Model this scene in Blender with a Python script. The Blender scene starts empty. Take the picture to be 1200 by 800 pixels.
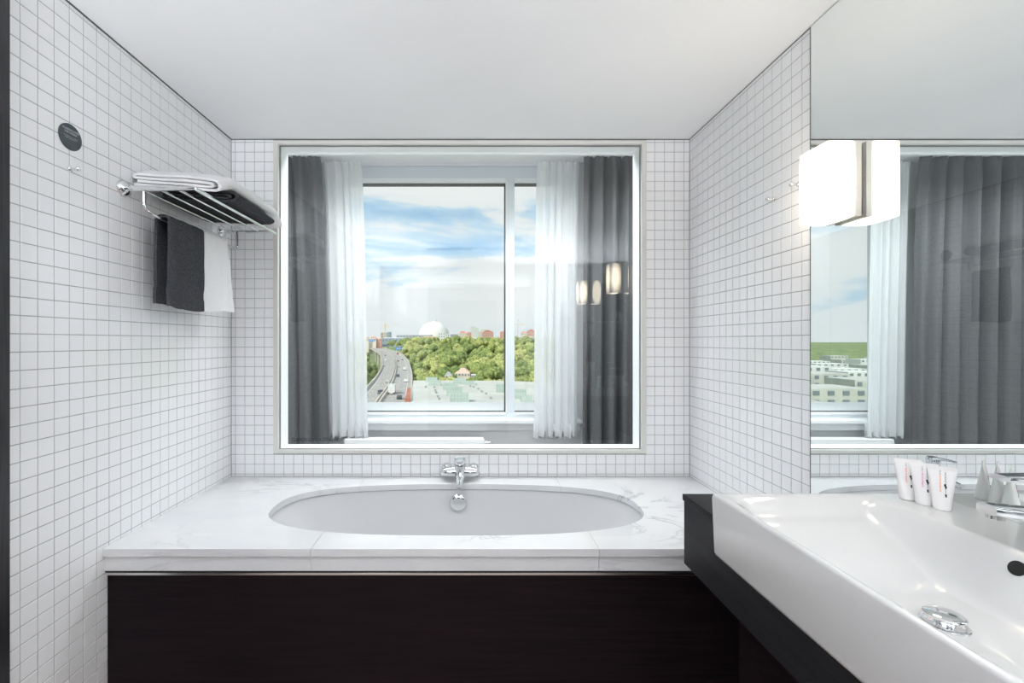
import bpy, bmesh, math, random
from mathutils import Vector, Matrix, noise

R = random.Random(11)
sc = bpy.context.scene
col = sc.collection
F, CX, CY, H = 524.0, 552.0, 400.0, 1.32      # focal length in pixels of a 1200 px wide frame, vanishing point, eye height


def P(px, py, y):
    return Vector(((px - CX) * y / F, y, H + (CY - py) * y / F))


# ------------------------------------------------------------------ camera, sky, sun, exposure
cam_d = bpy.data.cameras.new('camera')
cam = bpy.data.objects.new('camera', cam_d)
col.objects.link(cam)
cam.location = (0, 0, H)
cam.rotation_euler = (math.radians(90), 0, 0)
cam_d.sensor_width = 36.0
cam_d.lens = F / 1200 * 36
cam_d.shift_x = 48 / 1200
cam_d.clip_start = 0.02
cam_d.clip_end = 12000
sc.camera = cam

vs = sc.view_settings
vs.view_transform = 'Standard'
vs.look = 'None'
vs.gamma = 1.0
vs.exposure = 0.30
vs.use_curve_mapping = False
sc.cycles.max_bounces = 10
sc.cycles.diffuse_bounces = 5
sc.cycles.glossy_bounces = 6
sc.cycles.transparent_max_bounces = 12
sc.cycles.caustics_reflective = True
sc.cycles.caustics_refractive = False
sc.cycles.sample_clamp_indirect = 6.0

world = bpy.data.worlds.new('sky')
sc.world = world
world.use_nodes = True
nt = world.node_tree
nt.nodes.clear()


def N(t, kind, **kw):
    n = t.nodes.new(kind)
    for k, v in kw.items():
        if k.startswith('i_'):
            n.inputs[k[2:].replace('_', ' ')].default_value = v
        else:
            setattr(n, k, v)
    return n


def ramp(t, pts):
    n = t.nodes.new('ShaderNodeValToRGB')
    el = n.color_ramp.elements
    while len(el) < len(pts):
        el.new(0.5)
    for e, (p, c) in zip(el, pts):
        e.position = p
        e.color = (*c, 1) if len(c) == 3 else c
    return n


tc = N(nt, 'ShaderNodeTexCoord')
mp = N(nt, 'ShaderNodeMapping')
mp.inputs['Scale'].default_value = (2.2, 2.2, 9.5)
mp.inputs['Location'].default_value = (2.6, 1.0, 0.3)
nz = N(nt, 'ShaderNodeTexNoise', noise_dimensions='3D')
nz.inputs['Scale'].default_value = 1.15
nz.inputs['Detail'].default_value = 9
nz.inputs['Roughness'].default_value = 0.56
nz.inputs['Distortion'].default_value = 0.35
rp = ramp(nt, [(0.34, (0.31, 0.56, 0.83)), (0.44, (0.52, 0.71, 0.87)), (0.50, (0.84, 0.87, 0.89)), (0.72, (0.92, 0.92, 0.92))])
sep = N(nt, 'ShaderNodeSeparateXYZ')
hz = N(nt, 'ShaderNodeMapRange')
hz.inputs['From Min'].default_value = 0.0
hz.inputs['From Max'].default_value = 0.16
hz.inputs['To Min'].default_value = 0.55
hz.inputs['To Max'].default_value = 0.0
mixw = N(nt, 'ShaderNodeMix', data_type='RGBA')
mixw.inputs[7].default_value = (0.83, 0.89, 0.93, 1)
bg = N(nt, 'ShaderNodeBackground')
bg.inputs['Strength'].default_value = 0.84
wo = N(nt, 'ShaderNodeOutputWorld')
L = nt.links.new
L(tc.outputs['Generated'], mp.inputs['Vector'])
L(mp.outputs[0], nz.inputs['Vector'])
L(nz.outputs['Fac'], rp.inputs[0])
L(tc.outputs['Generated'], sep.inputs[0])
L(sep.outputs['Z'], hz.inputs['Value'])
L(hz.outputs[0], mixw.inputs[0])
L(rp.outputs[0], mixw.inputs[6])
L(mixw.outputs[2], bg.inputs['Color'])
L(bg.outputs[0], wo.inputs['Surface'])

sun_d = bpy.data.lights.new('sun', 'SUN')
sun_d.energy = 2.9
sun_d.angle = math.radians(2)
sun_d.color = (1.0, 0.95, 0.86)
sun = bpy.data.objects.new('sun', sun_d)
col.objects.link(sun)
sun.location = (-20, -60, 60)
sun.rotation_euler = Vector((0.52, 0.55, -0.65)).to_track_quat('-Z', 'Y').to_euler()

BATH_FILL = 3.0      # watts of each added fill light at the bathroom ceiling
ROOM_FILL = 66.0      # watts of the added fill light at the bedroom ceiling
REAR_FILL = 35.0        # watts of each added upward fill light behind the viewer
WALL_LAMP = 12.0       # radiance of the opal wall lamps


# ------------------------------------------------------------------ materials
def mat(name, color, rough=0.5, metal=0.0, spec=0.5, coat=0.0):
    m = bpy.data.materials.new(name)
    m.use_nodes = True
    b = m.node_tree.nodes['Principled BSDF']
    b.inputs['Base Color'].default_value = (*color, 1)
    b.inputs['Roughness'].default_value = rough
    b.inputs['Metallic'].default_value = metal
    b.inputs['Specular IOR Level'].default_value = spec
    b.inputs['Coat Weight'].default_value = coat
    return m


def noisy(m, c0, c1, scale=(1, 1, 1), nscale=5.0, detail=4, lo=0.35, hi=0.65, bump=0.0, bscale=None, coords='Object'):
    t = m.node_tree
    b = t.nodes['Principled BSDF']
    tc = N(t, 'ShaderNodeTexCoord')
    mp = N(t, 'ShaderNodeMapping')
    mp.inputs['Scale'].default_value = scale
    nz = N(t, 'ShaderNodeTexNoise')
    nz.inputs['Scale'].default_value = nscale
    nz.inputs['Detail'].default_value = detail
    r = ramp(t, [(lo, c0), (hi, c1)])
    t.links.new(tc.outputs[coords], mp.inputs[0])
    t.links.new(mp.outputs[0], nz.inputs['Vector'])
    t.links.new(nz.outputs['Fac'], r.inputs[0])
    t.links.new(r.outputs[0], b.inputs['Base Color'])
    if bump:
        n2 = N(t, 'ShaderNodeTexNoise')
        n2.inputs['Scale'].default_value = bscale or nscale
        n2.inputs['Detail'].default_value = 3
        t.links.new(mp.outputs[0], n2.inputs['Vector'])
        bp = N(t, 'ShaderNodeBump')
        bp.inputs['Strength'].default_value = bump
        bp.inputs['Distance'].default_value = 0.004
        t.links.new(n2.outputs['Fac'], bp.inputs['Height'])
        t.links.new(bp.outputs[0], b.inputs['Normal'])
    return m


def emit(name, color, strength):
    m = bpy.data.materials.new(name)
    m.use_nodes = True
    b = m.node_tree.nodes['Principled BSDF']
    b.inputs['Base Color'].default_value = (0.8, 0.8, 0.8, 1)
    b.inputs['Roughness'].default_value = 0.25
    b.inputs['Emission Color'].default_value = (*color, 1)
    b.inputs['Emission Strength'].default_value = strength
    return m


def glass_mat(name, ior, gain, tint):
    """clear pane: straight-through transmission with a Fresnel reflection on the outward face"""
    m = bpy.data.materials.new(name)
    m.use_nodes = True
    t = m.node_tree
    t.nodes.clear()
    out = N(t, 'ShaderNodeOutputMaterial')
    tr = N(t, 'ShaderNodeBsdfTransparent')
    tr.inputs[0].default_value = (*tint, 1)
    gl = N(t, 'ShaderNodeBsdfGlossy')
    gl.inputs['Roughness'].default_value = 0.0
    gl.inputs['Color'].default_value = (1, 1, 1, 1)
    fr = N(t, 'ShaderNodeFresnel')
    fr.inputs['IOR'].default_value = ior
    ge = N(t, 'ShaderNodeNewGeometry')
    inv = N(t, 'ShaderNodeMath', operation='SUBTRACT')
    inv.inputs[0].default_value = 1.0
    mu = N(t, 'ShaderNodeMath', operation='MULTIPLY')
    mg = N(t, 'ShaderNodeMath', operation='MULTIPLY', use_clamp=True)
    mg.inputs[1].default_value = gain
    mx = N(t, 'ShaderNodeMixShader')
    k = t.links.new
    k(ge.outputs['Backfacing'], inv.inputs[1])
    k(fr.outputs[0], mu.inputs[0])
    k(inv.outputs[0], mu.inputs[1])
    k(mu.outputs[0], mg.inputs[0])
    k(mg.outputs[0], mx.inputs[0])
    k(tr.outputs[0], mx.inputs[1])
    k(gl.outputs[0], mx.inputs[2])
    k(mx.outputs[0], out.inputs[0])
    return m


def sheer_mat():
    m = bpy.data.materials.new('sheer_voile')
    m.use_nodes = True
    t = m.node_tree
    t.nodes.clear()
    out = N(t, 'ShaderNodeOutputMaterial')
    tr = N(t, 'ShaderNodeBsdfTransparent')
    df = N(t, 'ShaderNodeBsdfDiffuse')
    df.inputs[0].default_value = (0.93, 0.94, 0.95, 1)
    tl = N(t, 'ShaderNodeBsdfTranslucent')
    tl.inputs[0].default_value = (0.93, 0.94, 0.96, 1)
    m1 = N(t, 'ShaderNodeMixShader')
    m1.inputs[0].default_value = 0.45
    m2 = N(t, 'ShaderNodeMixShader')
    m2.inputs[0].default_value = 0.84
    k = t.links.new
    k(df.outputs[0], m1.inputs[1])
    k(tl.outputs[0], m1.inputs[2])
    k(tr.outputs[0], m2.inputs[1])
    k(m1.outputs[0], m2.inputs[2])
    k(m2.outputs[0], out.inputs[0])
    return m


def marble_mat():
    m = mat('white_marble', (0.84, 0.84, 0.84), 0.06, spec=0.5)
    t = m.node_tree
    b = t.nodes['Principled BSDF']
    tc = N(t, 'ShaderNodeTexCoord')
    mp = N(t, 'ShaderNodeMapping')
    mp.inputs['Rotation'].default_value = (0.3, 0.2, 0.55)
    mp.inputs['Scale'].default_value = (1.0, 2.0, 2.0)
    n1 = N(t, 'ShaderNodeTexNoise')
    n1.inputs['Scale'].default_value = 1.9
    n1.inputs['Detail'].default_value = 9
    n1.inputs['Roughness'].default_value = 0.62
    n1.inputs['Distortion'].default_value = 0.9
    sub = N(t, 'ShaderNodeMath', operation='SUBTRACT')
    sub.inputs[1].default_value = 0.5
    ab = N(t, 'ShaderNodeMath', operation='ABSOLUTE')
    vein = ramp(t, [(0.0, (1, 1, 1)), (0.020, (0, 0, 0))])
    n2 = N(t, 'ShaderNodeTexNoise')
    n2.inputs['Scale'].default_value = 1.7
    n2.inputs['Detail'].default_value = 2
    mask = ramp(t, [(0.52, (0, 0, 0)), (0.66, (0.75, 0.75, 0.75))])
    mul = N(t, 'ShaderNodeMath', operation='MULTIPLY')
    cloud = ramp(t, [(0.3, (0.65, 0.66, 0.68)), (0.6, (0.715, 0.715, 0.72))])
    mx = N(t, 'ShaderNodeMix', data_type='RGBA')
    mx.inputs[7].default_value = (0.34, 0.34, 0.36, 1)
    k = t.links.new
    k(tc.outputs['Object'], mp.inputs[0])
    k(mp.outputs[0], n1.inputs['Vector'])
    k(tc.outputs['Object'], n2.inputs['Vector'])
    k(n1.outputs['Fac'], sub.inputs[0])
    k(sub.outputs[0], ab.inputs[0])
    k(ab.outputs[0], vein.inputs[0])
    k(n2.outputs['Fac'], mask.inputs[0])
    k(vein.outputs[0], mul.inputs[0])
    k(mask.outputs[0], mul.inputs[1])
    k(n1.outputs['Fac'], cloud.inputs[0])
    k(mul.outputs[0], mx.inputs[0])
    k(cloud.outputs[0], mx.inputs[6])
    k(mx.outputs[2], b.inputs['Base Color'])
    return m


M = {}
M['tile'] = mat('glazed_tile', (0.88, 0.885, 0.90), 0.05, spec=0.8)
M['grout'] = noisy(mat('grout', (0.4, 0.4, 0.4), 0.9), (0.36, 0.36, 0.37), (0.44, 0.44, 0.45), nscale=30)
M['ceiling'] = noisy(mat('ceiling_paint', (0.8, 0.8, 0.8), 0.9, spec=0.2), (0.88, 0.89, 0.905), (0.90, 0.91, 0.925), nscale=2)
M['paint'] = noisy(mat('wall_paint', (0.8, 0.8, 0.8), 0.8), (0.78, 0.79, 0.80), (0.81, 0.82, 0.83), nscale=3)
M['white'] = mat('white_lacquer', (0.86, 0.87, 0.88), 0.3)
M['trim'] = mat('pale_metal_trim', (0.68, 0.675, 0.64), 0.4)
M['dark_strip'] = mat('dark_strip_grey', (0.10, 0.10, 0.10), 0.8)
M['floor'] = noisy(mat('floor_slate', (0.05, 0.05, 0.05), 0.5), (0.36, 0.27, 0.23), (0.43, 0.34, 0.30), nscale=6)
M['carpet'] = noisy(mat('carpet', (0.2, 0.2, 0.2), 0.95), (0.45, 0.44, 0.43), (0.53, 0.52, 0.51), nscale=40)
M['marble'] = marble_mat()
M['wood'] = noisy(mat('dark_wenge', (0.01, 0.008, 0.008), 0.4, spec=0.08), (0.006, 0.004, 0.005), (0.012, 0.0075, 0.0085), scale=(0.6, 6, 14), nscale=6, detail=6)
M['counter'] = noisy(mat('black_laminate', (0.012, 0.012, 0.013), 0.4, spec=0.10), (0.010, 0.010, 0.012), (0.017, 0.017, 0.019), scale=(8, 0.6, 8), nscale=6)
M['doorwood'] = noisy(mat('door_wood', (0.02, 0.02, 0.022), 0.4), (0.012, 0.012, 0.014), (0.030, 0.030, 0.034), scale=(30, 30, 1.2), nscale=5, detail=6)
M['chrome'] = mat('chrome', (0.78, 0.79, 0.80), 0.06, metal=1.0)
M['brushed'] = mat('satin_metal', (0.70, 0.69, 0.67), 0.22, metal=1.0)
M['plate'] = mat('pale_lamp_plate', (0.66, 0.63, 0.58), 0.35)
M['mirror'] = mat('silvered_glass', (0.90, 0.935, 0.93), 0.0, metal=1.0)
M['mirror_edge'] = mat('mirror_edge', (0.08, 0.10, 0.10), 0.2)
M['ceramic'] = mat('white_ceramic', (0.60, 0.595, 0.59), 0.05, coat=0.4)
M['acrylic'] = mat('bath_acrylic', (0.64, 0.64, 0.65), 0.08)
M['black'] = mat('black_hole', (0.004, 0.004, 0.004), 0.4)
M['towel_white'] = noisy(mat('white_terry', (0.8, 0.8, 0.8), 0.95, spec=0.1), (0.80, 0.80, 0.81), (0.88, 0.88, 0.89), nscale=300, bump=0.6, bscale=320)
M['towel_dark'] = noisy(mat('charcoal_terry', (0.05, 0.05, 0.055), 0.95, spec=0.1), (0.028, 0.030, 0.035), (0.085, 0.088, 0.097), nscale=260, detail=3, bump=0.8, bscale=300)
M['sign'] = noisy(mat('slate_sign', (0.05, 0.06, 0.07), 0.45), (0.045, 0.055, 0.065), (0.06, 0.072, 0.083), nscale=20)
M['sign_ink'] = mat('sign_lettering', (0.32, 0.34, 0.36), 0.6)
M['pane_ink'] = mat('pane_lettering', (0.045, 0.05, 0.06), 0.7, spec=0.1)
M['opal'] = emit('opal_glass', (1.0, 0.85, 0.64), WALL_LAMP)
_t = M['opal'].node_tree      # the bulb sits in the middle: the glass glows less towards its edges
_a, _b, _c = N(_t, 'ShaderNodeTexCoord'), N(_t, 'ShaderNodeVectorMath', operation='DISTANCE'), N(_t, 'ShaderNodeMapRange')
_b.inputs[1].default_value = (0.5, 0.5, 0.5)
_c.interpolation_type = 'SMOOTHSTEP'
for _k, _v in (('From Min', 0.5), ('From Max', 0.81), ('To Min', WALL_LAMP * 1.25), ('To Max', 0.85)):
    _c.inputs[_k].default_value = _v
_t.links.new(_a.outputs['Generated'], _b.inputs[0])
_t.links.new(_b.outputs['Value'], _c.inputs['Value'])
_t.links.new(_c.outputs[0], _t.nodes['Principled BSDF'].inputs['Emission Strength'])
M['louvre'] = mat('lamp_louvre', (0.62, 0.63, 0.64), 0.5)
M['glass'] = glass_mat('clear_pane', 1.5, 1.45, (0.97, 0.985, 0.98))
M['glass_out'] = glass_mat('outer_pane', 1.45, 1.2, (0.99, 0.995, 0.99))
M['sheer'] = sheer_mat()
M['curtain'] = noisy(mat('grey_curtain', (0.10, 0.105, 0.11), 0.9, spec=0.1), (0.10, 0.104, 0.108), (0.145, 0.15, 0.155), scale=(60, 60, 500), nscale=1.0, detail=3, bump=0.15, bscale=2)
M['frame'] = mat('window_frame', (0.72, 0.76, 0.80), 0.35)
M['gasket'] = mat('gasket', (0.09, 0.085, 0.085), 0.7)
M['tube'] = mat('tube_plastic', (0.86, 0.84, 0.835), 0.3)
M['ink_grey'] = mat('ink_grey', (0.22, 0.21, 0.22), 0.6)
M['ink_black'] = mat('ink_black', (0.01, 0.01, 0.012), 0.6)
M['ink_red'] = mat('ink_red', (0.85, 0.16, 0.12), 0.6)
M['ink_pink'] = mat('ink_magenta', (0.72, 0.16, 0.45), 0.6)
M['ink_orange'] = mat('ink_orange', (0.95, 0.32, 0.12), 0.6)
# outdoors
M['asphalt'] = noisy(mat('asphalt', (0.33, 0.33, 0.33), 0.9), (0.36, 0.35, 0.335), (0.43, 0.42, 0.40), nscale=0.15)
M['concrete'] = noisy(mat('concrete', (0.5, 0.48, 0.44), 0.9), (0.48, 0.45, 0.40), (0.58, 0.55, 0.49), nscale=0.2)
M['road_paint'] = mat('road_paint', (0.72, 0.71, 0.68), 0.8)
M['roofing'] = noisy(mat('pale_roofing', (0.6, 0.6, 0.56), 0.9), (0.54, 0.55, 0.52), (0.64, 0.65, 0.61), nscale=0.12)
M['skylight'] = noisy(mat('green_skylight_glass', (0.4, 0.5, 0.45), 0.4), (0.34, 0.43, 0.38), (0.42, 0.50, 0.45), nscale=0.5)
M['skyframe'] = mat('skylight_bar', (0.48, 0.56, 0.52), 0.5)
M['brick'] = mat('red_brick', (0.45, 0.16, 0.10), 0.9)
M['salmon'] = mat('salmon_render', (0.72, 0.40, 0.33), 0.9)
M['cream'] = mat('cream_render', (0.78, 0.70, 0.60), 0.9)
M['offwhite'] = mat('offwhite_render', (0.78, 0.79, 0.78), 0.8)
M['redroof'] = mat('red_roof', (0.62, 0.25, 0.18), 0.9)
M['pinkroof'] = mat('pink_roof', (0.78, 0.56, 0.46), 0.9)
M['greybld'] = mat('grey_cladding', (0.42, 0.44, 0.46), 0.7)
M['bluebld'] = mat('blue_grey_cladding', (0.33, 0.42, 0.50), 0.6)
M['dome'] = mat('white_dome', (0.86, 0.85, 0.83), 0.6)
M['winglass'] = mat('far_window', (0.22, 0.26, 0.30), 0.3)
M['crane'] = mat('crane_yellow', (0.80, 0.58, 0.25), 0.7)
M['cranegrey'] = mat('crane_grey', (0.62, 0.63, 0.62), 0.7)
M['bluesign'] = mat('blue_sign', (0.03, 0.22, 0.70), 0.5)
M['signwhite'] = mat('sign_white', (0.8, 0.8, 0.8), 0.6)
M['meadow'] = noisy(mat('meadow', (0.2, 0.3, 0.1), 0.95), (0.13, 0.20, 0.07), (0.28, 0.34, 0.14), nscale=0.05)
M['ledge'] = mat('white_ledge', (0.88, 0.88, 0.88), 0.6)


def leaf_mat():
    m = mat('tree_leaves', (0.2, 0.3, 0.08), 0.8, spec=0.2)
    t = m.node_tree
    b = t.nodes['Principled BSDF']
    oi = N(t, 'ShaderNodeObjectInfo')
    base = ramp(t, [(0.0, (0.20, 0.27, 0.10)), (0.5, (0.31, 0.37, 0.13)), (1.0, (0.47, 0.49, 0.20))])
    tc = N(t, 'ShaderNodeTexCoord')
    nz = N(t, 'ShaderNodeTexNoise')
    nz.inputs['Scale'].default_value = 0.9
    nz.inputs['Detail'].default_value = 6
    r2 = ramp(t, [(0.35, (0.45, 0.5, 0.45)), (0.65, (1.35, 1.3, 1.2))])
    mx = N(t, 'ShaderNodeMix', data_type='RGBA', blend_type='MULTIPLY')
    mx.inputs[0].default_value = 1.0
    k = t.links.new
    k(oi.outputs['Random'], base.inputs[0])
    k(tc.outputs['Object'], nz.inputs['Vector'])
    k(nz.outputs['Fac'], r2.inputs[0])
    k(base.outputs[0], mx.inputs[6])
    k(r2.outputs[0], mx.inputs[7])
    k(mx.outputs[2], b.inputs['Base Color'])
    return m


M['leaf'] = leaf_mat()


# ------------------------------------------------------------------ mesh helpers
ORG = {}


def merge(bm, other):
    me = bpy.data.meshes.new('tmp')
    other.to_mesh(me)
    bm.from_mesh(me)
    bpy.data.meshes.remove(me)
    other.free()


def box(bm, x0, x1, y0, y1, z0, z1, bev=0.0, seg=2, mtx=None):
    b = bmesh.new()
    bmesh.ops.create_cube(b, size=1.0)
    for v in b.verts:
        v.co = Vector(((x0 + x1) / 2 + v.co.x * (x1 - x0), (y0 + y1) / 2 + v.co.y * (y1 - y0), (z0 + z1) / 2 + v.co.z * (z1 - z0)))
    if bev:
        bmesh.ops.bevel(b, geom=list(b.edges), offset=bev, segments=seg, profile=0.5, affect='EDGES')
    if mtx:
        bmesh.ops.transform(b, matrix=mtx, verts=b.verts)
    merge(bm, b)
    return bm


def loft(bm, rings, cap=True, close=True):
    vr = [[bm.verts.new(p) for p in r] for r in rings]
    n = len(vr[0])
    for a, b in zip(vr, vr[1:]):
        for i in range(n if close else n - 1):
            j = (i + 1) % n
            bm.faces.new((a[i], a[j], b[j], b[i]))
    if cap and close:
        bm.faces.new(list(reversed(vr[0])))
        bm.faces.new(vr[-1])
    bmesh.ops.recalc_face_normals(bm, faces=list(bm.faces))
    return bm


def frame_of(d):
    d = d.normalized()
    up = Vector((0, 0, 1)) if abs(d.z) < 0.95 else Vector((1, 0, 0))
    a = d.cross(up).normalized()
    return a, d.cross(a).normalized()


def smooth_path(pts, n=6):
    pts = [Vector(p) for p in pts]
    out = []
    for i in range(len(pts) - 1):
        p0 = pts[max(i - 1, 0)]; p1 = pts[i]; p2 = pts[i + 1]; p3 = pts[min(i + 2, len(pts) - 1)]
        for k in range(n):
            t = k / n
            out.append(0.5 * ((2 * p1) + (p2 - p0) * t + (2 * p0 - 5 * p1 + 4 * p2 - p3) * t * t + (3 * p1 - p0 - 3 * p2 + p3) * t ** 3))
    out.append(pts[-1])
    return out


def round_path(pts, r, n=5):
    """polyline with its inner corners rounded by radius r"""
    pts = [Vector(p) for p in pts]
    out = [pts[0]]
    for a, b, c in zip(pts, pts[1:], pts[2:]):
        u = (a - b); v = (c - b)
        k = min(r, u.length * 0.49, v.length * 0.49)
        s = b + u.normalized() * k
        e = b + v.normalized() * k
        for i in range(n + 1):
            t = i / n
            out.append(s * (1 - t) ** 2 + b * 2 * t * (1 - t) + e * t * t)
    out.append(pts[-1])
    return out


def tube(bm, pts, r, seg=12):
    pts = [Vector(p) for p in pts]
    rings = []
    a = None
    for i, p in enumerate(pts):
        d = (pts[min(i + 1, len(pts) - 1)] - pts[max(i - 1, 0)]).normalized()
        if a is None:
            a, b = frame_of(d)
        else:
            a = (a - d * a.dot(d)).normalized()
            b = d.cross(a).normalized()
        rr = r[i] if isinstance(r, (list, tuple)) else r
        rings.append([p + (a * math.cos(2 * math.pi * k / seg) + b * math.sin(2 * math.pi * k / seg)) * rr for k in range(seg)])
    b2 = bmesh.new()
    loft(b2, rings)
    merge(bm, b2)
    return bm


def lathe(bm, prof, org, axis, seg=24, sx=1.0):
    """prof: (radius, distance along the axis)"""
    axis = Vector(axis).normalized()
    org = Vector(org)
    a, b = frame_of(axis)
    rings = [[org + axis * h + (a * math.cos(2 * math.pi * k / seg) * sx + b * math.sin(2 * math.pi * k / seg)) * max(r, 1e-5) for k in range(seg)] for r, h in prof]
    b2 = bmesh.new()
    loft(b2, rings)
    merge(bm, b2)
    return bm


def prism(bm, pts, vec):
    b = bmesh.new()
    vs_ = [b.verts.new(p) for p in pts]
    f = b.faces.new(vs_)
    r = bmesh.ops.extrude_face_region(b, geom=[f])
    bmesh.ops.translate(b, vec=vec, verts=[v for v in r['geom'] if isinstance(v, bmesh.types.BMVert)])
    bmesh.ops.recalc_face_normals(b, faces=list(b.faces))
    bmesh.ops.triangulate(b, faces=[f_ for f_ in b.faces if len(f_.verts) > 4])
    merge(bm, b)
    return bm


def NB():
    return bmesh.new()


def mk(name, bm, m, parent=None, smooth=None, origin=None):
    """link a bmesh built in world coordinates as one mesh object"""
    if isinstance(bm, bmesh.types.BMesh):
        if origin is None:
            if parent is not None:
                origin = ORG[parent.name]
            else:
                xs = [v.co for v in bm.verts]
                origin = Vector(((min(v.x for v in xs) + max(v.x for v in xs)) / 2, (min(v.y for v in xs) + max(v.y for v in xs)) / 2, min(v.z for v in xs)))
        origin = Vector(origin)
        for v in bm.verts:
            v.co -= origin
        me = bpy.data.meshes.new(name)
        bm.to_mesh(me)
        bm.free()
        if smooth is not None:
            me.polygons.foreach_set('use_smooth', [True] * len(me.polygons))
            me.set_sharp_from_angle(angle=math.radians(smooth))
        me.materials.append(M[m])
    else:
        me = bm
        origin = Vector(origin)
    o = bpy.data.objects.new(name, me)
    col.objects.link(o)
    ORG[o.name] = origin
    if parent is not None:
        o.parent = parent
        o.location = origin - ORG[parent.name]
    else:
        o.location = origin
    return o


def tag(o, label, cat, group=None, kind=None):
    o['label'] = label
    o['category'] = cat
    if group:
        o['group'] = group
    if kind:
        o['kind'] = kind
    return o


def empty(name, loc, label, cat, group=None, kind=None):
    o = bpy.data.objects.new(name, None)
    o.empty_display_size = 0.05
    col.objects.link(o)
    o.location = loc
    ORG[o.name] = Vector(loc)
    return tag(o, label, cat, group, kind)


def copy_tree(o, delta, parent=None):
    c = o.copy()
    col.objects.link(c)
    c.parent = parent
    if parent is None:
        c.location = o.location + Vector(delta)
    ORG[c.name] = ORG[o.name] + Vector(delta)
    for ch in list(o.children):
        copy_tree(ch, delta, c)
    return c


def text(name, body, size, m, mtx, parent, xscale=1.0, bold=0.0):
    cu = bpy.data.curves.new(name, 'FONT')
    cu.body = body
    cu.size = size
    cu.align_x = 'CENTER'
    cu.align_y = 'CENTER'
    cu.extrude = 0.0002
    cu.offset = bold
    cu.materials.append(M[m])
    tmp = bpy.data.objects.new('tmp_text', cu)
    col.objects.link(tmp)
    me = bpy.data.meshes.new_from_object(tmp.evaluated_get(bpy.context.evaluated_depsgraph_get()))
    bpy.data.objects.remove(tmp)
    bpy.data.curves.remove(cu)
    if not me.materials:
        me.materials.append(M[m])
    o = bpy.data.objects.new(name, me)
    col.objects.link(o)
    o.parent = parent
    o.matrix_basis = Matrix.Translation(-ORG[parent.name]) @ mtx @ Matrix.Diagonal((xscale, 1, 1, 1))
    return o


# ------------------------------------------------------------------ room dimensions (metres)
XL, XR, YB = -1.287, 1.173, 2.40
ZC = 2.405
YREAR = -1.7
YW = 3.70                       # inner face of the bedroom's outer wall
ZC2 = 2.80
BX0, BX1 = -3.4, 2.8            # bedroom side walls
TUBY, ZD = 1.56, 0.596          # bath surround front edge and top
OX0, OX1, OZ0, OZ1 = -1.060, 0.940, 0.720, 2.397      # opening of the inner window


def structure(name, bm, m, label, cat, origin=(0, 0, 0)):
    o = mk(name, bm, m, origin=origin)
    return tag(o, label, cat, kind='structure')


T = 0.0014
structure('floor', box(NB(), XL - .2, XR + .2, YREAR - .2, YB, -0.1, 0), 'floor', 'dark stone floor of the bathroom', 'floor')
b = NB()
box(b, XL - .2, XR + .2, YREAR - .2, YB, ZC, ZC + 0.12)
structure('ceiling', b, 'ceiling', 'smooth white painted ceiling over the bath', 'ceiling')
wl = structure('wall_left', box(NB(), XL - .2, XL - T, YREAR - .2, YB, 0, ZC), 'grout', 'left wall of small white glazed tiles with grey grout', 'wall')
wr = structure('wall_right', box(NB(), XR + T, XR + .2, YREAR - .2, YB, 0, ZC), 'grout', 'right wall of small white glazed tiles beside the mirror', 'wall')
b = NB()
yb0, yb1 = YB + T, YB + 0.115
box(b, BX0 - .2, OX0, yb0, yb1, -.1, ZC2)
box(b, OX1, BX1 + .2, yb0, yb1, -.1, ZC2)
box(b, OX0, OX1, yb0, yb1, -.1, OZ0)
box(b, OX0, OX1, yb0, yb1, OZ1, ZC2)
wb = structure('wall_back', b, 'grout', 'end wall of small white tiles around the inner window', 'wall')
structure('wall_rear', box(NB(), XL - .2, XR + .2, YREAR - .2, YREAR, 0, ZC), 'paint', 'plain painted wall behind the viewer', 'wall')
d1 = empty('door_1', (.05, YREAR, 0), 'dark wooden door added behind the viewer to darken reflections in the chrome', 'door', kind='structure')  # unseen door, added so the chrome picks up dark reflections
mk('leaf', box(NB(), -.55, .45, YREAR, YREAR + .04, .005, 2.08, .003), 'doorwood', d1)
for xa, xb, za, zb in ((-.63, -.552, 0, 2.16), (.452, .53, 0, 2.16), (-.552, .452, 2.085, 2.16)):
    mk('frame', box(NB(), xa, xb, YREAR, YREAR + .06, za, zb, .003), 'doorwood', d1)
r = NB()
tube(r, round_path([(.36, YREAR + .04, 1.02), (.36, YREAR + .09, 1.02), (.24, YREAR + .09, 1.02)], .02), .009, 12)
mk('handle', r, 'chrome', d1, smooth=50)
# bedroom shell
structure('floor_bedroom', box(NB(), BX0 - .2, BX1 + .2, yb1, YW + .25, -.1, 0), 'carpet', 'carpeted floor of the room beyond the glass', 'floor')
structure('ceiling_bedroom', box(NB(), BX0 - .2, BX1 + .2, YB + T, YW + .2, ZC2, ZC2 + .12), 'ceiling', 'white ceiling of the room beyond the glass', 'ceiling')
structure('wall_bedroom_left', box(NB(), BX0 - .2, BX0, yb1, YW + .25, 0, ZC2), 'paint', 'plain left wall of the room beyond the glass', 'wall')
structure('wall_bedroom_right', box(NB(), BX1, BX1 + .2, yb1, YW + .25, 0, ZC2), 'paint', 'plain right wall of the room beyond the glass', 'wall')
WX0, WX1, WZ0, WZ1 = -1.12, 0.80, 0.665, 2.775          # opening of the outer window
b = NB()
box(b, BX0, WX0, YW, YW + .2, 0, ZC2)
box(b, WX1, BX1, YW, YW + .2, 0, ZC2)
box(b, WX0, WX1, YW, YW + .2, 0, WZ0)
box(b, WX0, WX1, YW, YW + .2, WZ1, ZC2)
structure('wall_outer', b, 'paint', 'pale outer wall with the view window beyond the curtains', 'wall')


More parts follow.
